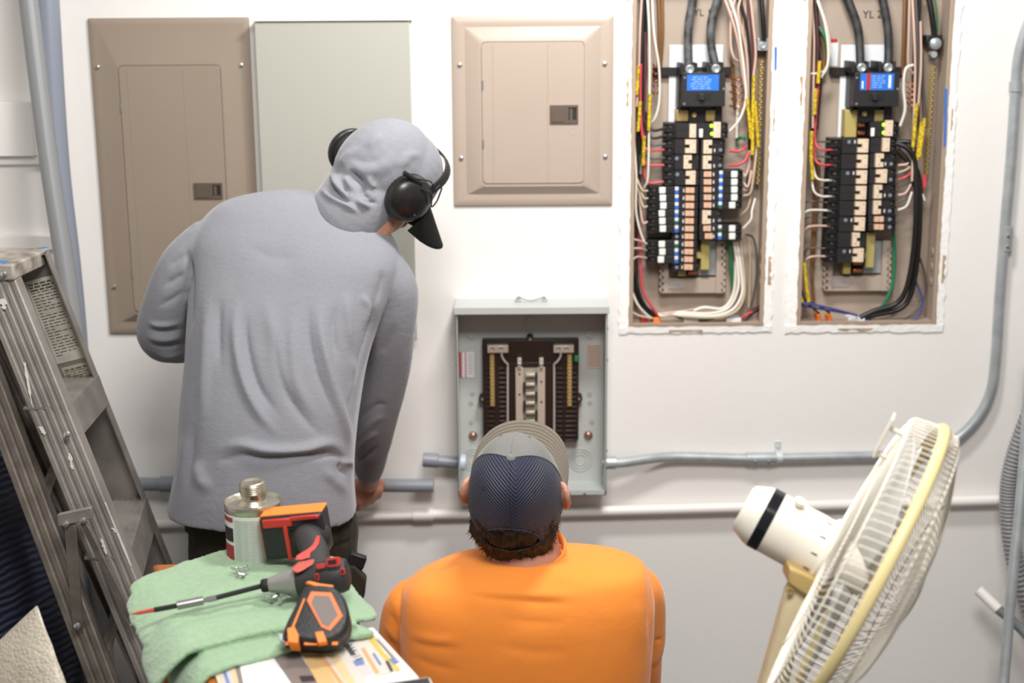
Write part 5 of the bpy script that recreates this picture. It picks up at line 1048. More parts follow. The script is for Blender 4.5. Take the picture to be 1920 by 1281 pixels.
# ================================================================== people
def cloth(name, c, heather=None, rough=.85, weave=900, bump=.25, crease=0.0, sheen=.3):
    m = mat(name, c, rough, sheen=sheen, spec=.25); nt = m.node_tree; N = nt.nodes; L = nt.links; p = N['Principled BSDF']
    tc = N.new('ShaderNodeTexCoord'); mp = N.new('ShaderNodeMapping'); mp.inputs['Scale'].default_value = (1, 1, 1); L.new(tc.outputs['Object'], mp.inputs[0])
    nz = N.new('ShaderNodeTexNoise'); nz.inputs['Scale'].default_value = weave; L.new(mp.outputs[0], nz.inputs['Vector'])
    b = N.new('ShaderNodeBump'); b.inputs['Strength'].default_value = bump; b.inputs['Distance'].default_value = .001; L.new(nz.outputs['Fac'], b.inputs['Height']); L.new(b.outputs[0], p.inputs['Normal'])
    if crease:
        m3 = N.new('ShaderNodeMapping'); m3.inputs['Scale'].default_value = (1, 1, 1.6); m3.inputs['Rotation'].default_value = (0, .5, 0); L.new(tc.outputs['Object'], m3.inputs[0])
        n3 = N.new('ShaderNodeTexNoise'); n3.inputs['Scale'].default_value = 34; n3.inputs['Detail'].default_value = 4; n3.inputs['Distortion'].default_value = 1.2; L.new(m3.outputs[0], n3.inputs['Vector'])
        b3 = N.new('ShaderNodeBump'); b3.inputs['Strength'].default_value = crease; b3.inputs['Distance'].default_value = .006; L.new(n3.outputs['Fac'], b3.inputs['Height']); L.new(b3.outputs[0], b.inputs['Normal'])
    if heather:
        m2 = N.new('ShaderNodeMapping'); m2.inputs['Scale'].default_value = (1, 1, 3.2); m2.inputs['Rotation'].default_value = (0, .3, 0); L.new(tc.outputs['Object'], m2.inputs[0])
        n2 = N.new('ShaderNodeTexNoise'); n2.inputs['Scale'].default_value = 260; n2.inputs['Detail'].default_value = 4; L.new(m2.outputs[0], n2.inputs['Vector'])
        r = N.new('ShaderNodeValToRGB'); r.color_ramp.elements[0].position = .3; r.color_ramp.elements[1].position = .7; r.color_ramp.elements[0].color = heather; r.color_ramp.elements[1].color = c
        L.new(n2.outputs['Fac'], r.inputs['Fac']); L.new(r.outputs[0], p.inputs['Base Color'])
    return m
def torso(mb, rows, n=56, e=2.5, back=None):
    """rows: (left px,py), (right px,py), centre distance, half depth"""
    rings = []
    R3 = []
    for (l, r, dc, hd) in rows:
        a, b = W(l[0], l[1], dc), W(r[0], r[1], dc); R3.append((a, b, hd))
    # interpolate rows smoothly
    A = spline([x[0] for x in R3], 5); B = spline([x[1] for x in R3], 5); Hh = spline([V(x[2], 0, 0) for x in R3], 5)
    for a, b, h in zip(A, B, Hh):
        c = (a + b) / 2; x = (b - a) / 2
        rings.append([c + x * (math.copysign(abs(math.cos(g)) ** (2 / e), math.cos(g))) + V(0, 1, 0) * h.x * math.copysign(abs(math.sin(g)) ** (2 / e), math.sin(g)) for g in [2 * PI * i / n for i in range(n)]])
    mb.loft(rings)
def limb(mb, pts, seg=20):
    """pts: (px, py, d, radius px)"""
    P = Wl([p[:3] for p in pts]); R = [p[3] * scl(p[1], p[2]) for p in pts]
    PR = spline(P, 5); RR = [v.x for v in spline([V(r, 0, 0) for r in R], 5)]
    mb.tube(PR, RR, seg, round_end=True)
def chain(mb, pts, radii, seg=12):
    mb.tube(spline(pts, 4), [v.x for v in spline([V(r, 0, 0) for r in radii], 4)], seg, round_end=True)
def hand(mb, wrist, fw, nrm, side, curl=.5, s=1.0):
    """palm, four fingers with knuckle bends and a thumb. fw: towards fingertips, nrm: out of the back of the hand, side: towards the thumb"""
    fw = fw.normalized(); side = (side - fw * side.dot(fw)).normalized(); nrm = nrm - fw * nrm.dot(fw) - side * nrm.dot(side); nrm.normalize()
    pc = wrist + fw * .05 * s
    mb.ball(pc, (.050 * s, .041 * s, .017 * s), 20, frame=(fw, side, nrm))
    for k, (o, L) in enumerate(((.029, .074), (.010, .082), (-.010, .076), (-.028, .060))):
        p = wrist + fw * .085 * s + side * o * s; pts = [p - fw * .02 * s, p]; a = 0
        for j, fr in enumerate((.45, .32, .23)):
            a += curl * (.9 + .12 * k) * (.6 if j == 0 else 1); d = fw * math.cos(a) - nrm * math.sin(a); p = p + d * L * fr * s; pts.append(p)
        chain(mb, pts, [.0095 * s, .0095 * s, .0088 * s, .008 * s, .007 * s])
    p = wrist + fw * .022 * s + side * .026 * s
    chain(mb, [p, p + side * .028 * s + fw * .022 * s - nrm * .008 * s, p + side * .038 * s + fw * .048 * s - nrm * .018 * s, p + side * .036 * s + fw * .072 * s - nrm * .028 * s], [.014 * s, .0115 * s, .010 * s, .008 * s])

# ---------------------------------------------------------------- man in the grey hooded shirt
M_SHIRT = cloth('grey_heather', C(144, 145, 152), C(134, 135, 142), crease=.16)
M_PANT = cloth('dark_olive_canvas', C(52, 48, 38), C(42, 38, 31), weave=500, bump=.5, sheen=.05)
hipc = W(493, 955, .60)
MAN = thing('person', 'person in grey hooded shirt and black ear muffs bending over to hold a pipe', 'person', (hipc.x, hipc.y, 0))
C1 = W(718, 333, .44); E1 = V(.47, -.84, -.27).normalized(); f1 = V(.473, .498, -.727); f1 = (f1 - E1 * f1.dot(E1)).normalized(); u1 = E1.cross(f1)
H1 = lambda x, y, z: C1 + E1 * x + f1 * y + u1 * z
FR1_ = (E1, f1, u1)
bd = MB()
bd.ball(H1(0, -.008, .02), (.072, .094, .098), 24, frame=FR1_); bd.ball(H1(.006, .050, -.042), (.064, .060, .066), 20, frame=FR1_); bd.ball(H1(0, .062, -.085), (.034, .030, .030), 14, frame=FR1_)
chain(bd, [H1(0, .088, .012), H1(0, .108, -.016), H1(0, .118, -.030), H1(0, .098, -.040)], [.009, .011, .014, .010])      # nose
bd.ball(H1(0, .094, -.060), (.024, .010, .008), 12, frame=FR1_); bd.ball(H1(0, .091, -.072), (.021, .011, .008), 12, frame=FR1_)   # lips
for s in (-1, 1):
    bd.ball(H1(.031 * s, .082, .012), (.014, .010, .010), 12, frame=FR1_); bd.ball(H1(.04 * s, .066, -.025), (.022, .024, .022), 12, frame=FR1_)
chain(bd, [H1(0, .0, -.05), H1(0, -.02, -.09), W(648, 420, .475)], [.050, .050, .055])
chain(bd, [H1(0, .05, -.075), W(700, 415, .47), W(670, 450, .47)], [.045, .048, .05])
torso(bd, [((400, 955), (600, 965), .60, .085), ((395, 800), (600, 820), .58, .09), ((405, 600), (655, 640), .53, .09), ((410, 470), (690, 510), .49, .08), ((470, 410), (660, 430), .48, .06)])
limb(bd, [(700, 500, .49, 30), (738, 560, .48, 36), (732, 650, .44, 30), (712, 760, .37, 28), (702, 830, .29, 27), (694, 880, .20, 22), (691, 904, .155, 20)])
limb(bd, [(400, 470, .50, 30), (340, 530, .50, 34), (302, 620, .47, 30), (345, 650, .38, 26), (420, 645, .26, 21), (455, 640, .21, 20)])
hand(bd, W(455, 640, .21), V(.8, .5, .1), V(0, -.3, -1), V(.2, 1, .2), .35)
# right hand closed round the pipe
bd.ball(W(690, 914, .112), (.036, .026, .040), 18, frame=(V(.95, 0, -.3), V(0, 1, 0), V(.3, 0, .95)))
for k, (kx, ky) in enumerate(((711, 921), (699, 930), (686, 937), (674, 943))):
    chain(bd, [W(kx - 2, ky - 14, .112), W(kx, ky - 2, .118), W(kx - 2, ky + 8, .098), W(kx - 3, ky + 9, .068), W(kx - 2, ky - 4, .038)], [.0105, .0108, .0098, .0088, .0075])
chain(bd, [W(704, 900, .12), W(715, 908, .105), W(712, 914, .085), W(704, 906, .068)], [.013, .0112, .0105, .0085])
for s, hx, kx, ax_ in ((-1, 432, 428, 416), (1, 578, 600, 612)):
    a = W(hx, 985, .60); k = W(kx, 1290, .52); g = V(W(ax_, 1500, .6).x, -.60, .085)
    chain(bd, [a, a.lerp(k, .5), k, k.lerp(g, .45), g], [.075, .07, .055, .052, .04], 18); chain(bd, [g + V(0, -.04, -.035), g + V(.0, .06, -.045), g + V(.02 * s, .16, -.055)], [.036, .038, .028], 14)
me = remeshed(bd, .0045, 3); shift(me, MAN.location); link('body', me, M_SKIN, MAN, smooth=180)
# shirt with hood
sh = MB()
torso(sh, [((318, 950), (667, 961), .61, .149), ((327, 905), (664, 925), .61, .15), ((336, 858), (664, 868), .60, .155), ((343, 760), (672, 778), .58, .16), ((352, 660), (686, 688), .555, .155), ((357, 570), (710, 608), .525, .15), ((360, 495), (738, 540), .50, .14), ((366, 440), (752, 490), .485, .128), ((384, 405), (735, 447), .475, .11), ((418, 378), (697, 416), .47, .09), ((478, 362), (655, 388), .465, .07), ((535, 355), (632, 372), .46, .05)])
limb(sh, [(712, 510, .49, 52), (735, 548, .48, 50), (734, 610, .465, 46), (728, 690, .425, 42), (708, 770, .37, 41), (699, 825, .30, 36), (695, 862, .225, 30), (692, 880, .19, 27)])
limb(sh, [(388, 455, .50, 45), (350, 500, .50, 50), (318, 570, .49, 50), (304, 625, .46, 47), (330, 642, .40, 40), (400, 640, .30, 34), (445, 636, .225, 27)])
me = remeshed(sh, .0048, 3)
def cr(L): return [(240 + x / 1.911, 330 + y / 1.911) for x, y in L]
wrinkle(me, [
    (cr([(205, 240), (222, 330), (222, 480), (212, 600)]), 7, -.016), (cr([(180, 190), (240, 175), (330, 90)]), 6, -.003),
    (cr([(880, 430), (870, 540), (830, 680), (790, 860)]), 7, -.018), (cr([(915, 330), (905, 400), (885, 470)]), 9, -.006),
    (cr([(290, 400), (280, 560), (270, 760), (262, 940)]), 14, .007), (cr([(330, 420), (325, 560), (330, 720)]), 11, -.006),
    (cr([(395, 420), (385, 560), (410, 720), (470, 850), (560, 950)]), 11, .010), (cr([(425, 470), (425, 600), (470, 760), (560, 880)]), 10, -.009),
    (cr([(480, 420), (520, 560), (545, 700), (590, 820)]), 16, .006), (cr([(545, 480), (530, 620), (560, 760), (640, 880), (720, 950)]), 12, -.007),
    (cr([(600, 470), (590, 620), (610, 760), (690, 890)]), 13, .006), (cr([(690, 420), (690, 560), (730, 740), (780, 900), (805, 990)]), 11, .010), (cr([(650, 430), (650, 580), (690, 740), (760, 900)]), 9, -.008),
    (cr([(745, 450), (735, 560), (760, 690)]), 9, -.006), (cr([(780, 400), (790, 520), (800, 640)]), 10, .006), (cr([(830, 420), (860, 470), (850, 560)]), 8, .006),
    (cr([(800, 640), (815, 720), (790, 820)]), 9, .006), (cr([(290, 985), (400, 965), (500, 985), (620, 985), (720, 960), (800, 1000)]), 12, .013), (cr([(290, 1030), (400, 1005), (520, 1010), (640, 1000), (740, 1000), (800, 1035)]), 8, -.016),
    (cr([(250, 1010), (255, 1080), (300, 1140)]), 14, .008), (cr([(210, 900), (195, 1020), (175, 1150)]), 12, .006), (cr([(240, 880), (225, 1020), (215, 1150)]), 9, -.006),
    (cr([(770, 1010), (760, 1050), (790, 1080)]), 6, -.010), (cr([(740, 1030), (800, 1030), (815, 1080)]), 6, .008), (cr([(690, 1040), (740, 1090), (800, 1150)]), 12, .005),
    (cr([(60, 520), (120, 535), (215, 520)]), 5, .006), (cr([(60, 545), (130, 560), (215, 545)]), 5, -.006), (cr([(55, 575), (130, 585), (210, 570)]), 6, .006), (cr([(70, 600), (140, 612), (210, 595)]), 5, -.007), (cr([(90, 640), (150, 645), (205, 630)]), 6, .005),
    (cr([(100, 470), (160, 440), (215, 400)]), 7, -.005), (cr([(120, 400), (170, 370), (215, 340)]), 8, -.005), (cr([(140, 330), (180, 300), (215, 270)]), 8, -.004),
    (cr([(960, 520), (930, 600), (900, 640)]), 10, -.004), (cr([(940, 820), (880, 830), (800, 900)]), 8, -.005), (cr([(930, 860), (880, 880), (820, 960)]), 8, .005), (cr([(900, 960), (860, 1000), (815, 1040)]), 7, -.006), (cr([(905, 920), (860, 940), (815, 1000)]), 7, .005),
    (cr([(400, 230), (520, 290), (640, 280)]), 30, -.004), (cr([(640, 80), (700, 120), (820, 190), (880, 250)]), 7, .003),
], .0016, 9, (1, 1, .5), 1.05, .82)
shift(me, MAN.location); shirt = link('shirt', me, M_SHIRT, MAN, smooth=180)
# hem stitching and seams
# hood
hb = MB()
hb.ball(H1(0, -.016, .012), (.086, .104, .116), 32, frame=FR1_); hb.ball(H1(0, .018, .028), (.083, .100, .104), 28, frame=FR1_)
def ringf(c, a, b, n=36): return [c + a * math.cos(2 * PI * i / n) + b * math.sin(2 * PI * i / n) for i in range(n)]
cah = (W(714, 442, .475) - W(600, 352, .475)).normalized(); dep = V(.05, -1, -.15).normalized(); dep = (dep - cah * dep.dot(cah)).normalized()
hb.loft([ringf(c, cah * r, dep * q) for c, r, q in ((W(640, 418, .48), .078, .080), (W(652, 402, .475), .083, .088), (W(664, 386, .47), .083, .092), (W(682, 362, .46), .086, .094), (W(700, 345, .45), .086, .092), (W(716, 328, .44), .08, .085))])
me = remeshed(hb, .0036, 4)
def ch(L): return [(560 + x / 5.336, 240 + y / 5.336) for x, y in L]
wrinkle(me, [(ch([(430, 400), (470, 300), (600, 170)]), 7, .004), (ch([(500, 420), (560, 470), (640, 560), (660, 690)]), 6, -.008), (ch([(440, 480), (500, 560), (560, 660)]), 5, .006), (ch([(660, 560), (650, 660), (740, 730)]), 5, -.006), (ch([(700, 460), (720, 560), (800, 600)]), 6, .005),
             (ch([(330, 420), (370, 560), (470, 660), (560, 720)]), 5, .007), (ch([(300, 460), (350, 600), (440, 700), (540, 780)]), 4, -.008), (ch([(420, 560), (470, 640), (530, 720)]), 4, -.007), (ch([(180, 590), (330, 690), (480, 770), (640, 880)]), 5, .006), (ch([(250, 620), (380, 700), (520, 760)]), 4, -.007),
             (ch([(1010, 420), (1060, 340), (1120, 275), (1280, 280)]), 9, .0028), (ch([(420, 330), (560, 400), (720, 420), (900, 350), (1050, 220)]), 14, .0035), (ch([(470, 260), (600, 330), (760, 340), (900, 250)]), 11, -.0022), (ch([(560, 700), (640, 760), (740, 800)]), 5, .006), (ch([(640, 740), (720, 740), (800, 760)]), 4, -.005), (ch([(860, 60), (760, 120), (680, 230)]), 9, .003)], .0012, 12, (1, 1, 1), 1.7)
shift(me, MAN.location); link('hood', me, M_SHIRT, MAN, smooth=180)
# cap bill, strongly curved
M_CAPB = cloth('black_cap_cloth', C(15, 14, 14), sheen=0)
mb = MB()
def bill(s, t):
    x = (s - .5) * .215; k = abs(s - .5) * 2; y0 = .090 * (1 - .35 * k ** 2); L = .112 * (1 - k ** 4) ** .7; y = y0 + L * t
    return H1(x, y + .014, .046 - .052 * k ** 2 - .034 * t)
mb.grid(bill, 28, 14); mb.build('cap_bill', M_CAPB, MAN, solid=.003, smooth=180)
# ear muffs
EM = MB(); EY = {1: .018, -1: -.042}; EZ = {1: .006, -1: -.010}
for s in (1, -1):
    for r, h in ((1, 1),): pass
    EM.lathe(H1(.078 * s, EY[s], EZ[s]), E1 * s, [(.040, 0), (.046, .006), (.046, .014)], 32)
em = EM.build('ear_muffs', M_BLACK2, MAN, smooth=40)
M_GLOSS = mat('satin_black_shell', C(34, 32, 32), .3)
for s in (1, -1):
    mb = MB(); O_ = H1(.090 * s, EY[s], EZ[s]); mb.lathe(O_, E1 * s, [(.050, 0), (.0535, .004), (.052, .014), (.045, .026), (.030, .034), (.012, .0375), (.001, .038)], 40, ref=f1); o = mb.build('ear_cup', M_GLOSS, em, smooth=60)
    if s > 0:
        q = MB(); c = O_ + E1 * .034; q.tube([c + f1 * (.006 * math.cos(2 * PI * i / 20) + .012) + u1 * (.006 * math.sin(2 * PI * i / 20) - .012) - E1 * .001 for i in range(20)], .0008, 5, closed=True); q.ball(O_ + E1 * .036 + f1 * .024 - u1 * .016, .0035, 10); q.build('cup_emboss', M_BLACK, o)
mb = MB(); P = []
for i in range(25):
    a = PI * i / 24; P.append(H1(.102 * math.cos(a), .000 + .028 * math.cos(a) + .050 * math.sin(a), .010 + .122 * math.sin(a) ** .8))
rings = []
for i, p in enumerate(P):
    t = (P[min(i + 1, 24)] - P[max(i - 1, 0)]).normalized(); w = f1 - t * f1.dot(t); w.normalize(); n = t.cross(w); rings.append([p + w * (.011 * math.cos(g)) + n * (.0028 * math.sin(g)) for g in [2 * PI * k / 12 for k in range(12)]])
mb.loft(rings); mb.build('headband', M_BLACK, em, smooth=60)
for s in (1,):
    mb = MB(); mb.tube(spline([H1(.124, .004, .036), H1(.128, .03, .045), H1(.124, .055, .030), H1(.112, .062, .048), H1(.105, .050, .075)], 6), .0018, 8); mb.tube(spline([H1(.118, -.02, .040), H1(.115, .012, .062), H1(.108, .038, .060), H1(.098, .046, .075)], 6), .0014, 8); mb.build('wire_yoke', M_BLACK, em)
    mb = MB(); mb.tube([H1(.112, -.045, .030), H1(.116, .002, .044)], .0055, 8); mb.build('yoke_slider', M_BLACK, em)
# trousers
tr = MB()
torso(tr, [((345, 985), (662, 985), .60, .115), ((362, 960), (660, 962), .60, .125), ((372, 925), (650, 925), .60, .12), ((385, 895), (640, 895), .60, .11)], e=2.3)
for s, hx, kx, ax_ in ((-1, 440, 430, 416), (1, 585, 606, 616)):
    a = W(hx, 985, .60); k = W(kx, 1290, .52); g = V(W(ax_, 1500, .6).x, -.60, .085)
    chain(tr, [a, a.lerp(k, .5), k, k.lerp(g, .5), g + V(0, 0, .01)], [.098, .092, .076, .07, .064], 22)
me = remeshed(tr, .0055, 4)
wrinkle(me, [([(640, 965), (636, 1020), (640, 1090)], 3, -.005), ([(600, 990), (630, 975), (655, 970)], 6, .005), ([(600, 1040), (640, 1020), (660, 1015)], 4, -.004), ([(585, 1000), (610, 1060), (640, 1100)], 8, .005), ([(380, 970), (420, 1000), (440, 1060)], 8, -.004)], .003, 18)
shift(me, MAN.location); tro = link('trousers', me, M_PANT, MAN, smooth=180)
mb = MB(); p = W(668, 1052, .66); mb.box(p, (.036, .022, .030), rot=Matrix.Rotation(.35, 3, 'Y')); mb.box(p + V(.004, -.012, .004), (.034, .004, .026), rot=Matrix.Rotation(.35, 3, 'Y')); mb.build('belt_clip', M_BLACK, tro, bevel=.003)
mb = MB(); mb.prism([W(650, 1062, .68), W(664, 1066, .69), W(686, 1088, .69), W(682, 1125, .69), W(652, 1110, .69)], (0, .03, 0)); mb.build('cargo_pocket', M_PANT, tro, bevel=.005, bseg=3)
for s, ax_ in ((-1, 416), (1, 616)):
    g = V(W(ax_, 1500, .6).x, -.60, 0); mb = MB()
    mb.loft([[g + V(x * w, y, z) for x, z in ((-1, 0), (1, 0), (1, .3 * h), (.7, h), (-.7, h), (-1, .3 * h))] for y, w, h in ((-.09, .036, .07), (-.05, .044, .11), (.02, .046, .10), (.10, .048, .075), (.17, .042, .06), (.2, .026, .045))]); mb.build('boot', mat('work_boot', C(52, 42, 34), .7), MAN, sub=2, smooth=180)

# ---------------------------------------------------------------- man in orange
M_OR = cloth('orange_cloth', C(253, 150, 62), None, weave=1100, bump=.12, crease=.08)
ctr = V(W(985, 1100, .92).x, -.88, 0)
MN2 = thing('person', 'person in orange shirt and navy cap crouching in front of the open grey box', 'person', tuple(ctr))
C2 = W(967, 925, .95); tq, ta = math.radians(7), math.radians(40)
f0 = V(math.sin(tq), math.cos(tq), 0); E2 = V(math.cos(tq), -math.sin(tq), -.02).normalized(); f2 = f0 * math.cos(ta) + V(0, 0, 1) * math.sin(ta); f2 = (f2 - E2 * f2.dot(E2)).normalized(); u2 = E2.cross(f2)
H2 = lambda x, y, z: C2 + E2 * x + f2 * y + u2 * z
F2_ = (E2, f2, u2)
bd = MB()
bd.ball(H2(0, -.006, .015), (.076, .094, .100), 24, frame=F2_); bd.ball(H2(0, .040, -.045), (.058, .058, .070), 20, frame=F2_); bd.ball(H2(0, .065, -.088), (.034, .030, .030), 14, frame=F2_)
chain(bd, [H2(0, .090, .008), H2(0, .108, -.018), H2(0, .119, -.030), H2(0, .098, -.040)], [.009, .011, .014, .010])
bd.ball(H2(0, .094, -.060), (.024, .010, .008), 12, frame=F2_); bd.ball(H2(0, .091, -.072), (.021, .011, .008), 12, frame=F2_)
for s in (-1, 1):
    bd.ball(H2(.031 * s, .082, .010), (.014, .010, .010), 12, frame=F2_); bd.ball(H2(.04 * s, .066, -.025), (.022, .024, .022), 12, frame=F2_)
    e0 = H2(.078 * s, .004, -.012)   # ear: rim, bowl and lobe
    pr = [H2(.080 * s, .010, -.036), H2(.092 * s, .000, -.034), H2(.099 * s, -.012, -.012), H2(.099 * s, -.010, .014), H2(.092 * s, .006, .026), H2(.080 * s, .016, .016)]
    chain(bd, pr, [.0075, .0085, .0068, .0064, .006, .006], 10); bd.ball(H2(.086 * s, .0, -.006), (.010, .014, .026), 12, frame=F2_)
nk = W(985, 1050, .93)
chain(bd, [H2(0, -.005, -.03), H2(.006, -.012, -.08), nk], [.060, .063, .072], 18)
torso(bd, [((800, 1400), (1170, 1400), .90, .09), ((800, 1200), (1170, 1190), .92, .09), ((840, 1110), (1130, 1100), .93, .07), ((900, 1070), (1080, 1065), .93, .05)])
limb(bd, [(800, 1115, .92, 34), (765, 1150, .90, 36), (760, 1250, .84, 32), (775, 1330, .74, 28), (830, 1330, .60, 24), (880, 1290, .48, 21)])
limb(bd, [(1170, 1110, .92, 30), (1195, 1150, .90, 30), (1200, 1250, .84, 27), (1196, 1330, .74, 26), (1140, 1330, .60, 24), (1090, 1290, .48, 21)])
hand(bd, W(880, 1290, .48), V(.3, .8, .3), V(0, -.3, 1), V(1, 0, 0), .6); hand(bd, W(1090, 1290, .48), V(-.3, .8, .3), V(0, -.3, 1), V(-1, 0, 0), .6)
for s in (-1, 1):
    a = V(ctr.x + .10 * s, -.86, .40); k = V(ctr.x + .19 * s, -.42, .50); g = V(ctr.x + .16 * s, -.66, .10)
    chain(bd, [a, a.lerp(k, .5), k, k.lerp(g, .5), g], [.075, .07, .056, .05, .04], 16); chain(bd, [g + V(0, -.03, -.05), g + V(0, .08, -.06), g + V(.01 * s, .17, -.07)], [.034, .034, .026], 12)
bd.ball(V(ctr.x, -.86, .42), (.15, .11, .11), 20)
me = remeshed(bd, .0042, 3); shift(me, ctr); link('body', me, M_SKIN, MN2, smooth=180)
# shirt
sh = MB()
torso(sh, [((770, 1440), (1205, 1440), .90, .14), ((762, 1330), (1212, 1330), .905, .145), ((752, 1220), (1222, 1215), .915, .15), ((752, 1140), (1226, 1128), .925, .14), ((768, 1092), (1214, 1070), .93, .12), ((820, 1064), (1180, 1050), .93, .10), ((870, 1050), (1130, 1042), .93, .08), ((905, 1042), (1075, 1036), .93, .070)], e=2.6)
limb(sh, [(800, 1120, .92, 44), (768, 1140, .90, 48), (756, 1200, .87, 46), (760, 1270, .82, 42), (775, 1330, .74, 38), (820, 1330, .62, 30)])
limb(sh, [(1180, 1100, .92, 48), (1200, 1120, .90, 47), (1206, 1180, .87, 43), (1204, 1215, .86, 41)])
limb(sh, [(1206, 1205, .865, 36), (1204, 1260, .83, 36), (1198, 1330, .74, 35), (1150, 1330, .62, 29)])
me = remeshed(sh, .005, 5)
def co_(L): return [(700 + x / 2.368, 740 + y / 2.368) for x, y in L]
wrinkle(me, [(co_([(135, 830), (118, 900), (118, 1000), (135, 1160)]), 5, -.008), (co_([(1210, 740), (1232, 850), (1228, 1000), (1225, 1180)]), 5, -.008), (co_([(380, 880), (520, 905), (720, 920), (930, 930)]), 9, -.006), (co_([(380, 860), (560, 880), (760, 890), (960, 895)]), 10, .006),
             (co_([(740, 710), (840, 760), (960, 790)]), 10, -.005), (co_([(700, 730), (800, 790), (920, 830)]), 11, .004), (co_([(500, 760), (640, 790), (800, 840)]), 16, .003), (co_([(500, 980), (700, 1010), (900, 1010)]), 14, -.003), (co_([(140, 1090), (260, 1120), (420, 1130)]), 9, -.004), (co_([(140, 1060), (260, 1090), (420, 1095)]), 9, .004), (co_([(145, 1150), (260, 1200), (420, 1240)]), 9, -.004),
             (co_([(1240, 1095), (1290, 1085)]), 4, -.006), (co_([(60, 960), (90, 1000), (110, 1060)]), 6, -.005), (co_([(50, 1010), (80, 1060), (120, 1120)]), 6, .005), (co_([(60, 1070), (90, 1120), (130, 1180)]), 6, -.005), (co_([(1160, 900), (1180, 1000), (1190, 1150)]), 14, .003), (co_([(480, 1100), (700, 1140), (920, 1150)]), 14, -.003), (co_([(860, 680), (1000, 690), (1150, 700)]), 12, .003)], .0012, 8, (1, 1, 1), .62)
shift(me, ctr); os_ = link('shirt', me, M_OR, MN2, smooth=180)
mb = MB(); cc2 = W(985, 1040, .925); a_ = W(1060, 1032, .925) - cc2; b_ = V(0, .066, .022)
ring = [cc2 + a_ * math.cos(2 * PI * i / 40) + b_ * math.sin(2 * PI * i / 40) for i in range(40)]
rings = []
for i in range(40):
    p = ring[i]; o_ = (p - cc2).normalized(); rings.append([p + o_ * (.004 * math.cos(g)) + V(0, 0, .011 * math.sin(g) + .004) for g in [2 * PI * k / 10 for k in range(10)]])
mb.loft(rings, closed=True); mb.build('collar', M_OR, os_, smooth=180)
# hair
hb = MB(); hb.ball(H2(0, -.016, -.010), (.084, .094, .098), 28, frame=F2_); hb.ball(H2(.0, -.052, -.062), (.076, .056, .060), 24, frame=F2_); hb.ball(H2(.0, -.05, -.035), (.085, .058, .05), 24, frame=F2_)
me = remeshed(hb, .004, 2); wrinkle(me, [], .005, 42, (1, 1, .5))
n0 = len(me.vertices); rnd = random.Random(2); st = MB()
vs = [(v.co.copy(), v.normal.copy()) for v in me.vertices]
bmh = bmesh.new(); bmh.from_mesh(me)
cand = [(p, n) for p, n in vs if (p - C2).dot(u2) < .03 and (p - C2).dot(f2) < .02]
for _ in range(1500):
    p, n = rnd.choice(cand); d = (n * .55 - u2 * .8 + V(rnd.uniform(-.35, .35), rnd.uniform(-.3, .3), rnd.uniform(-.25, .25))).normalized(); L = rnd.uniform(.008, .017); s = n.cross(d).normalized() * .0011
    a = p - n * .001; st.add([a - s, a + s, a + d * L + n * -.001, a + n * .0012], [(0, 1, 2), (1, 3, 2), (3, 0, 2)])
ms = st.mesh('st', (0, 0, 0)); bmh.from_mesh(ms); bmh.to_mesh(me); bmh.free(); bpy.data.meshes.remove(ms)
shift(me, ctr); link('hair', me, mat('dark_brown_hair', C(44, 34, 28), .6, bump=.6, bscale=300, var=.35, vscale=90), MN2, smooth=180, fix=False)
# cap
M_NAVY = mat('navy_mesh', C(40, 44, 66), .6, sheen=.2); nt = M_NAVY.node_tree; N = nt.nodes
tc = N.new('ShaderNodeTexCoord'); mp = N.new('ShaderNodeMapping'); mp.inputs['Rotation'].default_value = (0, -.75, 0); wv = N.new('ShaderNodeTexWave'); wv.inputs['Scale'].default_value = 62; wv.bands_direction = 'X'
sx_ = N.new('ShaderNodeSeparateXYZ'); ab = N.new('ShaderNodeMath'); ab.operation = 'ABSOLUTE'; ad = N.new('ShaderNodeMath'); ad.operation = 'SUBTRACT'; ad.inputs[1].default_value = (C2 - ctr).x; cb = N.new('ShaderNodeCombineXYZ')
nt.links.new(tc.outputs['Object'], sx_.inputs[0]); nt.links.new(sx_.outputs[0], ad.inputs[0]); nt.links.new(ad.outputs[0], ab.inputs[0]); nt.links.new(ab.outputs[0], cb.inputs[0]); nt.links.new(sx_.outputs[1], cb.inputs[1]); nt.links.new(sx_.outputs[2], cb.inputs[2])
nt.links.new(cb.outputs[0], mp.inputs[0]); nt.links.new(mp.outputs[0], wv.inputs['Vector']); bp = N.new('ShaderNodeBump'); bp.inputs['Strength'].default_value = .7; bp.inputs['Distance'].default_value = .003
nt.links.new(wv.outputs['Fac'], bp.inputs['Height']); nt.links.new(bp.outputs[0], N['Principled BSDF'].inputs['Normal'])
M_GC = cloth('grey_cap_cloth', C(124, 124, 120), C(112, 112, 108), weave=700); M_BR = cloth('taupe_bill', C(122, 114, 102), C(108, 100, 90), weave=600)
cap = MB(); NA, NE = 96, 30
def dome(a, t, off=0.0):
    """a azimuth from the front, t 0 rim .. 1 top"""
    x, y = math.sin(a), math.cos(a); ph = t * PI / 2; rr_ = math.cos(ph) ** .72; h = math.sin(ph) ** 1.0
    z0 = .012 * y - .018
    return H2(x * (.0885 + off) * rr_, y * (.104 + off) * rr_ - .004, z0 + (.128 + off - z0 - .0) * h)
vs = []; fs = []; mi = []
for j in range(NE + 1):
    for i in range(NA): vs.append(dome(2 * PI * (i + .5) / NA, j / NE * .985))
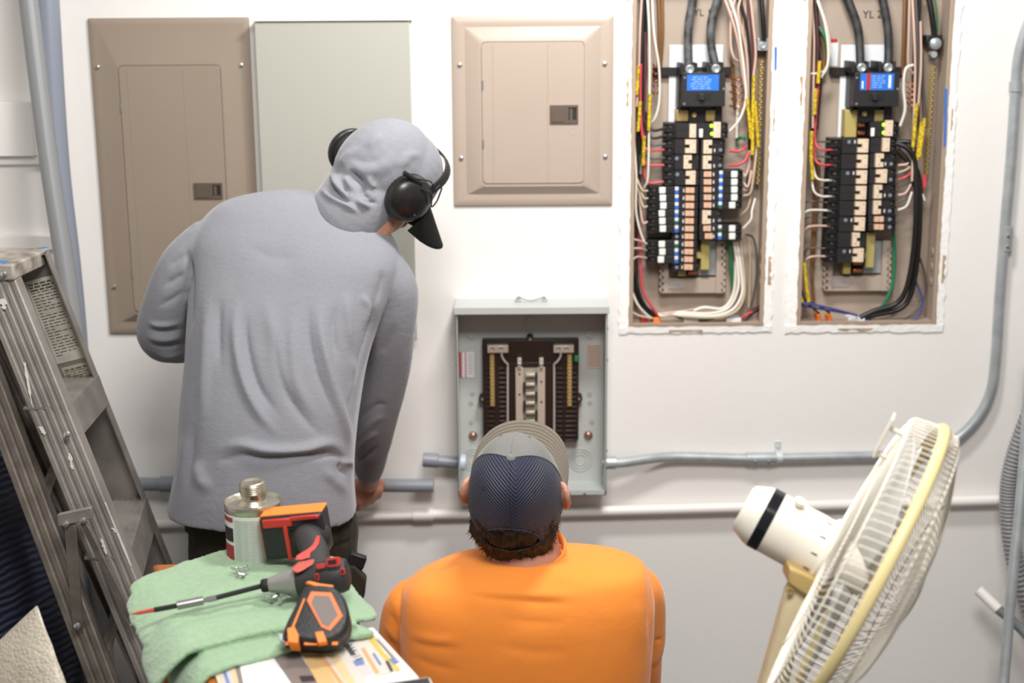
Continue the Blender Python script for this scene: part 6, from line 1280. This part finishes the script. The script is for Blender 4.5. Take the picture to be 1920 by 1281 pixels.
for j in range(NE):
    for i in range(NA):
        a = 2 * PI * (i + 1) / NA; a = a if a < PI else a - 2 * PI
        k = abs(abs(a) - PI)
        if k < .62 and j / NE < .27 * math.sqrt(max(0, 1 - (k / .62) ** 2)): continue      # opening above the strap
        fs.append((j * NA + i, j * NA + (i + 1) % NA, (j + 1) * NA + (i + 1) % NA, (j + 1) * NA + i)); mi.append(0 if abs(a) > 1.30 else 1)
fs.append(tuple(NE * NA + i for i in range(NA))); mi.append(1)
o0 = len(cap.v); cap.v += [tuple(v) for v in vs]; cap.f += fs; cap.mi += mi
cp_ = cap.build('cap', [M_NAVY, M_GC], MN2, smooth=180, solid=.0025)
mb = MB(); mb.ball(dome(0, 1) + u2 * .001, (.0085, .0085, .005), 16, frame=F2_); mb.build('cap_button', M_GC, cp_)
for a in (1.30, -1.30):
    mb = MB(); mb.tube([dome(a, t / 20 * .97, .0014) for t in range(21)], .0018, 6); mb.build('panel_seam', M_GC, cp_)
mb = MB(); mb.tube([dome(PI, t / 20 * .97, .0012) for t in range(7, 21)], .0022, 6); mb.build('panel_seam', M_NAVY, cp_)
mb = MB(); mb.tube([dome(0, t / 20 * .97, .0012) for t in range(21)], .0014, 6); mb.build('panel_seam', M_GC, cp_)
mb = MB(); mb.tube([dome(PI + k * .055, .03, .001) for k in range(-12, 13)], .0055, 8, flat=.3); mb.build('adjust_strap', M_BLACK2, cp_)
mb = MB(); mb.tube([dome(PI + .64 * math.cos(g), .28 * math.sin(g) + .015, .001) for g in [PI * i / 20 for i in range(21)]], .0018, 6); mb.build('opening_binding', M_NAVY, cp_)
for a, t in ((.45, .62), (-.45, .62), (2.3, .6), (-2.3, .6)):
    mb = MB(); c = dome(a, t, .0015); n = (dome(a, t, .01) - dome(a, t, 0)).normalized(); x = n.cross(u2).normalized(); y = n.cross(x); mb.tube([c + x * .0032 * math.cos(2 * PI * i / 12) + y * .0032 * math.sin(2 * PI * i / 12) for i in range(12)], .0008, 5, closed=True); mb.build('eyelet', M_GC if abs(a) < 1.3 else M_NAVY, cp_)
mb = MB()
def brim(s, t, o=0.0):
    a = (s - .5) * 2.9; k = abs(s - .5) * 2; b = dome(a, 0); L = .072 * (1 - k ** 3.4)
    d = (E2 * math.sin(a) * .35 + f2); d.normalize()
    return b + d * L * t + u2 * (-.012 * k ** 2 * t - .004 * t + o)
mb.grid(brim, 44, 14); br_ = mb.build('bill', M_BR, cp_, solid=.004, smooth=180)
for k in range(8):
    mb = MB(); mb.tube([brim(.06 + .88 * i / 40, .12 + k * .11, .0022) for i in range(41)], .0005, 5); mb.build('bill_stitch', mat('stitch_taupe', C(92, 84, 74), .8), br_)
# trousers and boots
tr = MB(); tr.ball(V(ctr.x, -.87, .40), (.175, .135, .14), 24)
for s in (-1, 1):
    a = V(ctr.x + .10 * s, -.86, .40); k = V(ctr.x + .19 * s, -.42, .50); g = V(ctr.x + .16 * s, -.66, .11)
    chain(tr, [a, a.lerp(k, .5), k, k.lerp(g, .5), g], [.098, .09, .074, .068, .058], 18)
me = remeshed(tr, .006, 4); wrinkle(me, [], .003, 16); shift(me, ctr); link('trousers', me, cloth('dark_work_trousers', C(48, 50, 58)), MN2, smooth=180)
for s in (-1, 1):
    g = V(ctr.x + .16 * s, -.66, 0); mb = MB()
    mb.loft([[g + V(x * w, y, z) for x, z in ((-1, 0), (1, 0), (1, .3 * h), (.7, h), (-.7, h), (-1, .3 * h))] for y, w, h in ((-.09, .036, .08), (-.05, .044, .13), (.02, .046, .12), (.10, .048, .08), (.17, .042, .065), (.2, .026, .05))]); mb.build('boot', mat('work_boot', C(52, 42, 34), .7), MN2, sub=2, smooth=180)
